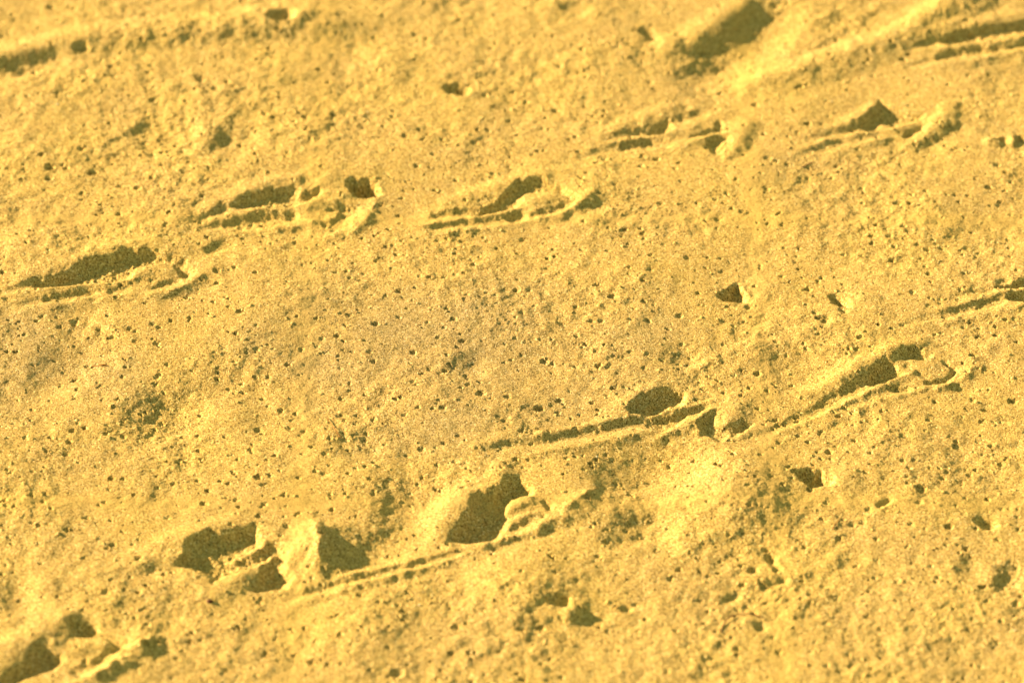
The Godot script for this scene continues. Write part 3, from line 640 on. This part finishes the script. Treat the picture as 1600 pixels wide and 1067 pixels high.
	drops(places, [93, -57.3, 2.1, 123.8, -103.3, 2.4, 119.2, -160, 2.6, 119, -151.2, 2.1, 99.6, -153.4, 1.9, 87.1, -165.5, 2.1, 131.9, -158.3, 1.9, 136.4, -142.7, 1.9, -144.4, -41, 2.8, -121.1, -27.5, 3.8, -100.3, -37.5, 2.4, -74.4, -28.5, 2.4, -51.5, -31.6, 2.8, -42.2, -58.9, 2.8, 20.1, -50.4, 2.1, 8.6, -40, 2.4, 2.9, -33.8, 2.1, -11.4, -23.5, 2.4, -64.6, -5.8, 2.8, -43.6, -0.3, 2.8, -47.4, 7.4, 2.4, 2.8, -4.3, 2.1, 5.7, -15.1, 1.9, 35.1, -2.7, 2.4, 57, -7.4, 2.8, 69.6, -29.1, 2.4, 78.2, -28.5, 2.8, 120.2, -29.1, 3.3, 138, -16.7, 2.8, 148.1, -36.9, 3.3, -86.1, 13.3, 4.3, -124.9, 12.6, 2.8, -120.8, 27.9, 3.3, -140.1, 13.3, 2.4, -54.7, 32.5, 2.8, -58.3, 43.1, 2.4, -56.7, 19.4, 1.9, -6.6, 27.9, 1.9, 28.3, 26.4, 3.3, 8.5, 18.2, 2.6, -38.4, 62.2, 2.6, -28.2, 58.3, 2.4, -86.3, 58.3, 2.1, -96.2, 81.4, 2.8, -27.1, 74.8, 3.3, -104.8, 74.8, 2.1, -81.1, 96.3, 2.1, -59.6, 96.6, 2.8, -92.1, 104, 2.1, -126.7, 133.5, 3.3, -136.1, 130.2, 2.1, -119, 109, 3.3, -110.5, 114.9, 2.1, -11.2, 108.4, 2.8, 23.3, 92.7, 3.8, 41.1, 80.8, 3.3, 58.6, 100.1, 2.8, 9.3, 93.6, 2.1, -3.7, 79.3, 2.4, -77.5, 148.6, 3.3])
	drops(places, [-29.5, 150.1, 2.4, -90.3, 154.5, 2.1, -109, 141.3, 2.1, 31.5, 126.1, 2.1, 75.4, 34, 2.8, 83.8, 37.7, 2.4, 73.8, 14.2, 2.6, 88.8, 22.4, 2.4, 102.8, 29.5, 2.1, 118.1, 20.3, 2.1, 114.9, 39.2, 1.9, 146.2, 31, 2.1, 97.5, 64.3, 1.9, 157.3, -122.6, 2.8, 187.4, -122.6, 1.9, 232.5, -133.9, 1.9, 222.7, -108.8, 2.4, 242, -106.5, 1.9, 325.3, -156, 2.8, 341.8, -155.1, 2.8, 325.5, -143.7, 2.1, 344.7, -138.8, 2.4, 341.4, -117.8, 2.8, 382.9, -142.7, 2.1, 387.4, -137.2, 2.8, 404.7, -133.9, 2.1, 406.1, -126.8, 2.1, 417.6, -124.9, 1.9, 435.7, -132.3, 1.9, 448.7, -124.9, 2.4, 449.1, -153.4, 2.4, 416.6, -163.2, 2.4, 263.8, -77.8, 3.3, 269.1, -66.8, 2.1, 268.8, -41.6, 3.1, 273.4, -19.8, 2.1, 271.2, -33.8, 3.1, 270.1, -10.5, 2.4, 356.6, -68.3, 2.6, 399.2, -72.4, 2.4, 404.2, -75.3, 1.7, 369.7, -50.1, 2.4, 345, -22.9, 2.1, 385.6, -57.3, 1.9, 452.6, -101.7, 2.4, 443.7, -29.1, 2.6, 378.6, -12.6, 2.1, 372.3, -4.9, 1.7, 409.5, -6.4, 2.1, 426.7, -8, 2.4, 443.9, 2.5, 1.9, 185.9, 3.4, 2.6, 232.5, -0.3, 2.1, 230.2, -12, 1.9, 306.8, -5.2, 2.6, 312, -12, 1.7, 302.6, 12, 2.8, 317, 15.7, 1.9, 214.6, 43.7, 2.8, 192.9, 47.1, 1.9])
	drops(places, [243.1, 58.3, 2.4, 272.7, 48.6, 1.9, 206.2, 65.2, 2.6, 170.2, 49.2, 1.7, 153.8, 32.5, 2.8, 191.7, -52.6, 2.1, 209.9, -52.6, 2.6, 166.8, -54.1, 1.7, 205.2, -30.7, 1.4, 433.5, 82.3, 3.8, 403.6, 20.9, 2.6, 358.7, 110.5, 2.1, 366.1, 83.8, 2.4, 414.1, 67.3, 1.9, 324.1, 98.6, 1.9, 423.4, 103.7, 1.7, 399.3, 138.4, 1.9, 409.9, 144.3, 2.4, 380.3, 144.9, 2.8, 334.2, 131.1, 1.9, 260.8, 153.6, 2.1, 271, 153.6, 3.3, 228.2, 141.9, 2.4, 310, 148.6, 1.9, 391.2, 73.3, 2.1, -426, 184.2, 2.6, -381.4, 155.3, 2.8, -339.7, 187.9, 2.6, -329.6, 187.9, 2.6, -267.3, 187.9, 2.6, -248, 190, 2.1, -341.4, 202.8, 2.4, -319.5, 209.4, 2.8, -406.3, 213.3, 2.8, -395.1, 209.9, 3.1, -357.4, 240.5, 3.1, -289.1, 239.6, 2.6, -260.2, 220.4, 3.3, -216.1, 187.1, 3.1, -205.3, 184.2, 2.6, -211.1, 197.1, 2.6, -233.1, 215.6, 2.8, -241.5, 212.8, 2.1, -213.1, 236.8, 2.4, -396, 252.2, 2.8, -420.4, 267, 2.4, -368.4, 257.8, 1.9, -394.1, 276.5, 2.4, -356.8, 282, 1.9, -419.9, 300.7, 2.1, -332.9, 275.9, 2.8, -316.8, 275.4, 1.9, -311.8, 269, 2.1, -310.2, 295.2, 3.3, -331.6, 323.9, 2.8, -334.2, 338, 2.8, -363, 357.7, 2.4, -352.2, 359, 2.4, -298.1, 376.4, 3.3, -260.6, 385.7, 2.4])
	drops(places, [-288.9, 398.4, 2.6, -189, 250.8, 3.3, -208.5, 347, 3.3, -180.7, 380.4, 2.4, -177, 410.8, 2.4, -162.6, 421.3, 3.8, -146.7, 367.9, 2.1, -301.1, 356.4, 2.1, -375.7, 269, 1.9, -309.2, 368.4, 1.9, -374.3, 342.9, 1.9, -155.2, 172.7, 1.9, -153.2, 209.4, 1.9, -89.3, 156.2, 2.4, -130.5, 166.1, 2.1, -133, 175.6, 1.9, -140.4, 209.4, 2.6, -124.9, 172.7, 1.7, -116.8, 205.7, 2.1, 25.7, 174.7, 1.9, 71.8, 162, 2.8, 46, 164, 2.4, 62.8, 216.5, 2.6, 99.4, 205.7, 2.8, 87.8, 191.4, 2.8, 95.8, 252.2, 2.8, 79.3, 270.4, 2.6, 71.8, 289.7, 2.8, 79.5, 253.6, 2.1, -52.6, 323.1, 2.1, -55.5, 299.9, 2.4, -85.3, 338.9, 2.8, -123.6, 332.6, 2.4, 35.7, 314.4, 3.3, 53.5, 322.6, 2.8, 96, 336.2, 2.1, -45.8, 378.5, 3.3, 7, 383.9, 2.8, 22.9, 380.4, 2.8, -65, 392.3, 2.1, -32.3, 419.2, 2.6, 30.6, 417.9, 2.8, 23.6, 424.4, 2.1, -35, 412.1, 2.1, -65.5, 420.5, 1.9, -115.1, 431.7, 2.4, -92.4, 434.3, 5.2, -137.9, 425.2, 2.4, -10.5, 409.5, 2.1, 109.5, 368.4, 2.8, 130.3, 317.7, 2.6, 138.6, 306.2, 2.8, 133.8, 384.4, 2.8, 125.5, 433.8, 2.6, 28.7, 443.4, 2.8, 8.7, 442.1, 3.3, 4.4, 435.6, 2.1, -60.9, 442.1, 2.1, -13.3, 351, 1.9, -14.3, 302.1, 1.9])
	drops(places, [-15.3, 281.4, 2.1, 77.5, 383.1, 2.6, 191.3, 190.8, 1.7, 198.8, 207.7, 1.9, 190.4, 237.7, 2.1, 181.4, 262.9, 2.1, 235, 175.6, 2.4, 251.9, 203.7, 2.8, 264.8, 219.9, 2.8, 335, 189.1, 3.1, 363.3, 176.4, 2.6, 365.2, 188.5, 3.3, 337.6, 177, 2.4, 345.9, 203.4, 4.3, 342.9, 221.3, 3.3, 300.6, 229.8, 4.3, 388.6, 182.8, 2.8, 332.8, 166.9, 2.1, 417.1, 169.8, 2.4, 357.4, 222.1, 2.1, 314.1, 231.2, 2.6, 294.2, 245.2, 2.8, 285, 248, 2.4, 273.2, 266.2, 3.3, 304.7, 266.8, 2.8, 366.1, 252.2, 3.1, 346, 255.9, 2.1, 388.6, 253.6, 2.4, 329.2, 277.9, 2.4, 371.7, 275.4, 1.9, 381.5, 288.4, 2.4, 405.6, 267.6, 2.4, 155.2, 292.5, 2.6, 173.1, 294.4, 2.6, 189.3, 291.1, 2.4, 199.5, 306.2, 4.3, 162.6, 314.4, 2.8, 154.5, 344.8, 2.8, 196.2, 344.3, 2.4, 184.2, 332.1, 3.3, 206.8, 323.9, 3.3, 221.4, 317.1, 2.4, 256.6, 325.3, 2.6, 244.4, 338.9, 2.1, 244.9, 347.5, 3.1, 290.9, 363.6, 2.8, 256.8, 373.7, 2.1, 270.8, 391.8, 2.1, 212.8, 391.8, 2.8, 182.3, 407.6, 3.8, 169.4, 401, 2.8, 216.4, 409.5, 2.8, 191.4, 352.9, 3.3, 303, 294.4, 2.6, 299.9, 317.1, 2.1, 307.4, 311.7, 2.1, 294.5, 332.1, 1.9, 266.4, 342.9, 1.9, 388.2, 329.4, 3.8, 390.4, 347, 2.6])
	drops(places, [414.1, 349.6, 3.3, 399.9, 371.1, 2.4, 412, 364.4, 2.1, 358.7, 367.9, 2.1, 372.7, 381.7, 2.1, 358.7, 392.3, 2.1, 418.9, 302.1, 2.8, 419.4, 338.9, 3.3, 264.1, 434.3, 2.6, 273.1, 413.4, 2.4, 137.3, 419.9, 2.1, 412.6, 225.5, 2.4, 344.9, 363.1, 1.7, 334.7, 249.4, 2.4, 186.1, 156.8, 2.1, 211.7, 161.1, 2.6, 270.9, 155.3, 2.4, 425.3, 236.8, 2.4])
	places.sort_custom(func(a, b): return a.z > b.z)
	var sand := Node3D.new()
	sand.name = "sand"
	sand.set_meta("kind", "structure")
	sand.set_meta("label", "yellow beach sand pocked with small raindrop pits")
	add_child(sand)
	things["sand_node"] = sand
	var rest := 0
	var rng := RandomNumberGenerator.new()
	rng.seed = 11
	for k in places.size():
		var p := places[k]
		var label := 0
		if k < 290:
			parts.append([sand, "rain_pit"])
			label = parts.size() - 1
		else:
			if rest == 0:
				parts.append([sand, "small_rain_pits"])
				rest = parts.size() - 1
			label = rest
		pit(label, p.x, p.y, p.z * rng.randf_range(0.8, 1.25), p.z * rng.randf_range(0.4, 1.0))
	for k in 1500:          # crumbs thrown up between them
		var c := rng.randf_range(0.9, 1.9)
		pit(0, rng.randf_range(-525, 525), rng.randf_range(-565, 470), c, -c * rng.randf_range(0.4, 0.8))
	var herd := noise(FastNoiseLite.TYPE_SIMPLEX, 90.0, 2, 41)
	for k in 8000:
		var r := 0.85 + 1.7 * pow(rng.randf(), 2.2)
		var x := rng.randf_range(-525, 525)
		var z := rng.randf_range(-565, 470)
		if rng.randf() < 0.55 + herd.get_noise_2d(x, z):
			pit(0, x, z, r, r * rng.randf_range(0.55, 1.25))


# Dry sand slumps: the pressed shapes lose their knife edges.
func slump():
	for k in nx * nz:
		crumb[k] = maxf(clampf(cutf[k] * 0.14 - 0.1, 0.0, 1.0), 0.25 * clampf(addf[k] * 0.12 - 0.5, 0.0, 1.0))
	for pass_ in 2:
		for j in range(fz, nz - 22):
			var row := j * nx
			for i in range(fx, nx - 22):
				var k := row + i
				tmpf[k] = (addf[k - 1] + addf[k + 1] - cutf[k - 1] - cutf[k + 1]) * 0.25 + (addf[k] - cutf[k]) * 0.5
		for j in range(fz + 1, nz - 23):
			var row := j * nx
			for i in range(fx, nx - 22):
				var k := row + i
				cutf[k] = 0.0
				addf[k] = tmpf[k] * 0.5 + (tmpf[k - nx] + tmpf[k + nx]) * 0.25


func finish_heights():
	var swell := noise(FastNoiseLite.TYPE_SIMPLEX_SMOOTH, 190.0, 2, 3)
	var lumps := noise(FastNoiseLite.TYPE_SIMPLEX_SMOOTH, 26.0, 2, 8)
	var clots := noise(FastNoiseLite.TYPE_SIMPLEX, 8.5, 2, 12)
	var grit := noise(FastNoiseLite.TYPE_SIMPLEX, 2.4, 2, 17)
	var zones := noise(FastNoiseLite.TYPE_SIMPLEX_SMOOTH, 150.0, 2, 23)
	for j in nz:
		var z := pz[j] * 1000.0
		var row := j * nx
		for i in nx:
			var x := px[i] * 1000.0
			var k := row + i
			var rough := 0.85 + zones.get_noise_2d(x, z) * 0.7
			if absf(x) < 560.0 and absf(z) < 600.0:
				for c in calm:
					var d := (x - c.x) * (x - c.x) + (z - c.y) * (z - c.y)
					if d < c.z * c.z:
						rough *= 1.0 - 0.6 * smoothstep(0.0, 0.6, 1.0 - d / (c.z * c.z))
				for c in coarse:
					var d := (x - c.x) * (x - c.x) + (z - c.y) * (z - c.y)
					if d < c.z * c.z:
						rough += 0.2 * smoothstep(0.0, 0.8, 1.0 - d / (c.z * c.z))
			var g := grit.get_noise_2d(x, z)
			var c2 := clots.get_noise_2d(x, z)
			high[k] = 0.001 * (addf[k] - cutf[k] + swell.get_noise_2d(x, z) * 4.0 + lumps.get_noise_2d(x, z) * 1.3 * rough
				+ c2 * crumb[k] * 0.9 + c2 * absf(c2) * 0.5 * rough + g * 0.21 * (0.55 + 0.45 * rough))


func build_sheet():
	var count := nx * nz
	var verts := PackedVector3Array()
	var norms := PackedVector3Array()
	var uvs := PackedVector2Array()
	verts.resize(count)
	norms.resize(count)
	uvs.resize(count)
	for j in nz:
		var row := j * nx
		var up := maxi(j - 1, 0)
		var dn := mini(j + 1, nz - 1)
		var iz := 1.0 / (pz[dn] - pz[up])
		for i in nx:
			var l := maxi(i - 1, 0)
			var r := mini(i + 1, nx - 1)
			var k := row + i
			verts[k] = Vector3(px[i], high[k], pz[j])
			norms[k] = Vector3((high[row + l] - high[row + r]) / (px[r] - px[l]), 1.0, (high[up * nx + i] - high[dn * nx + i]) * iz).normalized()
			uvs[k] = Vector2(px[i], pz[j]) * 2.5
	var tone := noise(FastNoiseLite.TYPE_SIMPLEX_SMOOTH, 120.0, 3, 31)
	var streak := noise(FastNoiseLite.TYPE_SIMPLEX, 22.0, 3, 37)
	var cols := PackedColorArray()
	cols.resize(count)
	for j in nz:
		var row := j * nx
		for i in nx:
			var s := tone.get_noise_2d(px[i] * 1000.0, pz[j] * 1000.0)
			var mix := streak.get_noise_2d(px[i] * 1000.0, pz[j] * 1000.0)
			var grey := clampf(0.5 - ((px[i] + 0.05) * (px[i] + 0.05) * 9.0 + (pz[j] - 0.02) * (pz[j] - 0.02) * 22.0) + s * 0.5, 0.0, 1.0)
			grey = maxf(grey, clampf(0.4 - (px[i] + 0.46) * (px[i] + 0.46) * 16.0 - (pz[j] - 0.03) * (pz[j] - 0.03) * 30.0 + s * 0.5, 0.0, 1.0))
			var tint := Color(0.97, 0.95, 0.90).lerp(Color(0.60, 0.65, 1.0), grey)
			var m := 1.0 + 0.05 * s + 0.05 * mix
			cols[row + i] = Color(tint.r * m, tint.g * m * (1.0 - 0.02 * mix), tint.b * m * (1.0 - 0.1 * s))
	var index := PackedInt32Array()
	index.resize((nx - 1) * (nz - 1) * 6)
	var at := 0
	var cells := {}
	for j in nz - 1:
		var row := j * nx
		for i in nx - 1:
			var a := row + i
			var o := owner_of[a]
			if o > 0:
				if not cells.has(o):
					cells[o] = PackedInt32Array()
				cells[o].append(a)
				continue
			index[at] = a
			index[at + 1] = a + 1
			index[at + 2] = a + nx + 1
			index[at + 3] = a
			index[at + 4] = a + nx + 1
			index[at + 5] = a + nx
			at += 6
	index.resize(at)
	var sand: Node3D = things["sand_node"]
	commit(sand, "sand_surface", verts, norms, uvs, cols, index)
	var keys := cells.keys()
	keys.sort()
	for o in keys:
		var holder: Node3D = parts[o][0]
		var base := holder.position
		var seen := {}
		var pv := PackedVector3Array()
		var pn := PackedVector3Array()
		var pu := PackedVector2Array()
		var pc := PackedColorArray()
		var pi := PackedInt32Array()
		for a in cells[o]:
			var q: Array[int] = [0, 0, 0, 0]
			var w := 0
			for v in [a, a + 1, a + nx + 1, a + nx]:
				if not seen.has(v):
					seen[v] = pv.size()
					pv.append(verts[v] - base)
					pn.append(norms[v])
					pu.append(uvs[v])
					pc.append(cols[v])
				q[w] = seen[v]
				w += 1
			pi.append_array(PackedInt32Array([q[0], q[1], q[2], q[0], q[2], q[3]]))
		var m := commit(holder, parts[o][1], pv, pn, pu, pc, pi)
		if parts[o][1] == "small_rain_pits":
			m.set_meta("kind", "stuff")


func commit(holder: Node3D, called: String, v, n, u, c, i) -> MeshInstance3D:
	var arrays := []
	arrays.resize(Mesh.ARRAY_MAX)
	arrays[Mesh.ARRAY_VERTEX] = v
	arrays[Mesh.ARRAY_NORMAL] = n
	arrays[Mesh.ARRAY_TEX_UV] = u
	arrays[Mesh.ARRAY_COLOR] = c
	arrays[Mesh.ARRAY_INDEX] = i
	var mesh := ArrayMesh.new()
	mesh.add_surface_from_arrays(Mesh.PRIMITIVE_TRIANGLES, arrays)
	var o := MeshInstance3D.new()
	o.mesh = mesh
	o.material_override = null
	mesh.surface_set_material(0, sand_mat)
	var key := "%d/%s" % [holder.get_instance_id(), called]
	var k: int = things.get(key, 0)
	things[key] = k + 1
	o.name = called if k == 0 else "%s_%03d" % [called, k]
	holder.add_child(o, true)
	return o


func ground(x: float, z: float) -> float:      # mm -> height in mm
	var i := clampi(fx + int(round((x * 0.001 + FINE_X) / STEP_X)), 0, nx - 1)
	var j := clampi(fz + int(round((z * 0.001 + FINE_FAR) / STEP_Z)), 0, nz - 1)
	return high[j * nx + i] * 1000.0


# ---------------------------------------------------------------- small things lying on the sand

func paint(c: Color, rough := 0.8) -> StandardMaterial3D:
	var m := StandardMaterial3D.new()
	m.albedo_color = c.linear_to_srgb()
	m.roughness = rough
	var t := NoiseTexture2D.new()
	t.width = 64
	t.height = 64
	t.noise = noise(FastNoiseLite.TYPE_SIMPLEX, 9.0, 2, 3)
	t.seamless = true
	var g := Gradient.new()
	g.colors = PackedColorArray([Color(0.6, 0.6, 0.6), Color(1, 1, 1)])
	t.color_ramp = g
	m.albedo_texture = t
	return m


# A thin stalk along points of (x, z, lift above the sand, radius) in mm.
func stalk(holder: Node3D, called: String, m: Material, flat: Array):
	var curve := Curve3D.new()
	var radii: Array[float] = []
	for k in range(0, flat.size(), 4):
		curve.add_point(Vector3(flat[k], ground(flat[k], flat[k + 1]) + flat[k + 2], flat[k + 1]) * 0.001 - holder.position)
		radii.append(flat[k + 3] * 0.001)
	var n := curve.point_count
	for k in n:
		var d := (curve.get_point_position(mini(k + 1, n - 1)) - curve.get_point_position(maxi(k - 1, 0))) / 6.0
		curve.set_point_in(k, -d)
		curve.set_point_out(k, d)
	var st := SurfaceTool.new()
	st.begin(Mesh.PRIMITIVE_TRIANGLES)
	var steps := (n - 1) * 6
	var ring := 6
	for s in steps + 1:
		var f := float(s) / 6.0
		var k := mini(int(f), n - 2)
		var p := curve.sample(k, f - k)
		var ahead := curve.sample(k, minf(f - k + 0.05, 1.0)) - curve.sample(k, maxf(f - k - 0.05, 0.0))
		var side := ahead.cross(Vector3.UP).normalized()
		var up := side.cross(ahead).normalized()
		var r := lerpf(radii[k], radii[k + 1], f - k) * (1.0 + 0.15 * sin(s * 2.3))
		for q in ring:
			var a := TAU * q / ring
			st.set_uv(Vector2(float(q) / ring, f * 0.7))
			st.set_normal(side * cos(a) + up * sin(a))
			st.add_vertex(p + (side * cos(a) + up * sin(a)) * r)
	for s in steps:
		for q in ring:
			var a := s * ring + q
			var b := s * ring + (q + 1) % ring
			for v in [a, b, b + ring, a, b + ring, a + ring]:
				st.add_index(v)
	for q in range(1, ring - 1):
		for v in [0, q + 1, q]:
			st.add_index(v)
		for v in [steps * ring, steps * ring + q, steps * ring + q + 1]:
			st.add_index(v)
	var o := MeshInstance3D.new()
	o.name = called
	o.mesh = st.commit()
	o.mesh.surface_set_material(0, m)
	holder.add_child(o, true)


# A pebble-like body: a sphere pushed in and out by noise.
func pebble(holder: Node3D, called: String, m: Material, at: Vector3, size: Vector3, s: int):
	var st := SurfaceTool.new()
	st.begin(Mesh.PRIMITIVE_TRIANGLES)
	var n := noise(FastNoiseLite.TYPE_SIMPLEX, 1.3, 1, s)
	for j in 8:
		for i in 11:
			var a := TAU * i / 10.0
			var b := PI * j / 7.0
			var v := Vector3(sin(b) * cos(a), cos(b), sin(b) * sin(a))
			st.set_uv(Vector2(i / 10.0, j / 7.0))
			st.add_vertex(at + v * size * (1.0 + 0.3 * n.get_noise_3dv(v)))
	for j in 7:
		for i in 10:
			var a := j * 11 + i
			for v in [a, a + 1, a + 12, a, a + 12, a + 11]:
				st.add_index(v)
	st.generate_normals()
	var o := MeshInstance3D.new()
	o.name = called
	o.mesh = st.commit()
	o.mesh.surface_set_material(0, m)
	holder.add_child(o, true)


func debris():
	var t: Node3D
	var straw := paint(Color(0.85, 0.72, 0.36))
	var rust := paint(Color(0.42, 0.16, 0.03))
	var bark := paint(Color(0.16, 0.07, 0.02))
	var quartz := paint(Color(0.9, 0.88, 0.8), 0.3)
	var husk := paint(Color(0.1, 0.012, 0.01), 0.5)
	t = thing("straw_stem", "short pale straw lying on the sand left of the centre", "straw", -246.1, 76.1)
	stalk(t, "stem", straw, [-258.66, 68.07, 0.60, 0.28, -251.83, 71.63, 1.10, 0.34, -243.81, 76.95, 1.20, 0.34, -234.12, 83.16, 0.50, 0.25])
	t = thing("fibre", "thin orange fibre standing out of the sand left of the centre", "fibre", -153.9, 119.2)
	stalk(t, "strand", rust, [-159.25, 106.06, 0.70, 0.20, -155.63, 116.57, 1.40, 0.24, -152.13, 123.55, 1.20, 0.24, -146.89, 133.99, 0.40, 0.18])
	t = thing("twig", "brown curled twig on coarse sand at the lower right", "twig", 183, 372.5)
	stalk(t, "stem", bark, [170.51, 386.65, 0.30, 0.50, 173.51, 375.62, 1.20, 0.60, 179.60, 366.14, 1.80, 0.60, 187.54, 363.76, 1.40, 0.50, 196.42, 364.55, 0.80, 0.40, 207.22, 369.30, 0.20, 0.30])
	t = thing("fibre", "tiny orange fibre on the lower right sand under the ragged dent", "fibre", 271.8, 247.7)
	stalk(t, "strand", rust, [268.24, 254.37, 0.30, 0.22, 271.23, 248.57, 1.00, 0.28, 275.34, 241.92, 0.40, 0.20])
	t = thing("twig", "short reddish twig at the left below the leftmost footprint", "twig", -362.1, 32.2)
	stalk(t, "stem", rust, [-370.14, 29.52, 0.30, 0.20, -363.25, 32.22, 0.80, 0.28, -357.66, 32.22, 0.90, 0.60, -353.69, 33.13, 0.40, 0.40])
	t = thing("twig", "dark short twig lying in the smooth sand at the upper right", "twig", 273.3, -265.1)
	stalk(t, "stem", bark, [267.17, -261.04, 0.20, 0.50, 272.67, -265.07, 0.70, 0.50, 278.83, -270.10, 0.40, 0.30])
	t = thing("seed", "dark red seed with thin grey stalks at the lower left", "seed", -248.5, 348.7)
	pebble(t, "husk", husk, Vector3(0, (ground(-248, 348.7) + 0.9) * 0.001, 0), Vector3(2.6, 1.5, 1.8) * 0.001, 4)
	stalk(t, "stalk", bark, [-263.65, 351.04, 0.20, 0.15, -256.55, 346.26, 0.80, 0.20, -249.83, 343.86, 1.20, 0.25])
	t = thing("quartz_grain", "white grain shining below the middle footprints", "grain", 72.6, 158.2, "white grains on the sand")
	pebble(t, "grain", quartz, Vector3(0, (ground(72.6, 158.2) + 0.5) * 0.001, 0), Vector3(1.0, 0.8, 1.0) * 0.001, 933)
	t = thing("quartz_grain", "white grain in coarse sand at the upper left", "grain", -426.6, -358.2, "white grains on the sand")
	pebble(t, "grain", quartz, Vector3(0, (ground(-426.6, -358.2) + 0.5) * 0.001, 0), Vector3(1.0, 0.8, 1.0) * 0.001, 89)
	t = thing("quartz_grain", "white grain on the edge of the long drag line", "grain", -111.6, 314.1, "white grains on the sand")
	pebble(t, "grain", quartz, Vector3(0, (ground(-111.6, 314.1) + 0.35) * 0.001, 0), Vector3(0.7, 0.5599999999999999, 0.7) * 0.001, 589)
	t = thing("quartz_grain", "white grain on the bright slope at the bottom centre", "grain", -76.1, 352.6, "white grains on the sand")
	pebble(t, "grain", quartz, Vector3(0, (ground(-76.1, 352.6) + 0.4) * 0.001, 0), Vector3(0.8, 0.6400000000000001, 0.8) * 0.001, 655)
	t = thing("quartz_grain", "white grain in the coarse sand above the burrow", "grain", -135.4, -348.8, "white grains on the sand")
	pebble(t, "grain", quartz, Vector3(0, (ground(-135.4, -348.8) + 0.4) * 0.001, 0), Vector3(0.8, 0.6400000000000001, 0.8) * 0.001, 574)
	t = thing("quartz_grain", "white grain on smooth sand left of the sunlit mound", "grain", 300.5, -366.5, "white grains on the sand")
	pebble(t, "grain", quartz, Vector3(0, (ground(300.5, -366.5) + 0.4) * 0.001, 0), Vector3(0.8, 0.6400000000000001, 0.8) * 0.001, 1300)
	t = thing("quartz_grain", "white grain just below the upper right footprint", "grain", 391.2, -281.2, "white grains on the sand")
	pebble(t, "grain", quartz, Vector3(0, (ground(391.2, -281.2) + 0.4) * 0.001, 0), Vector3(0.8, 0.6400000000000001, 0.8) * 0.001, 1461)
	t = thing("quartz_grain", "white grain near the bottom right corner", "grain", 410.8, 381.1, "white grains on the sand")
	pebble(t, "grain", quartz, Vector3(0, (ground(410.8, 381.1) + 0.45) * 0.001, 0), Vector3(0.9, 0.7200000000000001, 0.9) * 0.001, 1587)
	t = thing("quartz_grain", "white grain on the coarse lower right sand", "grain", 283.5, 353.4, "white grains on the sand")
	pebble(t, "grain", quartz, Vector3(0, (ground(283.5, 353.4) + 0.35) * 0.001, 0), Vector3(0.7, 0.5599999999999999, 0.7) * 0.001, 1340)
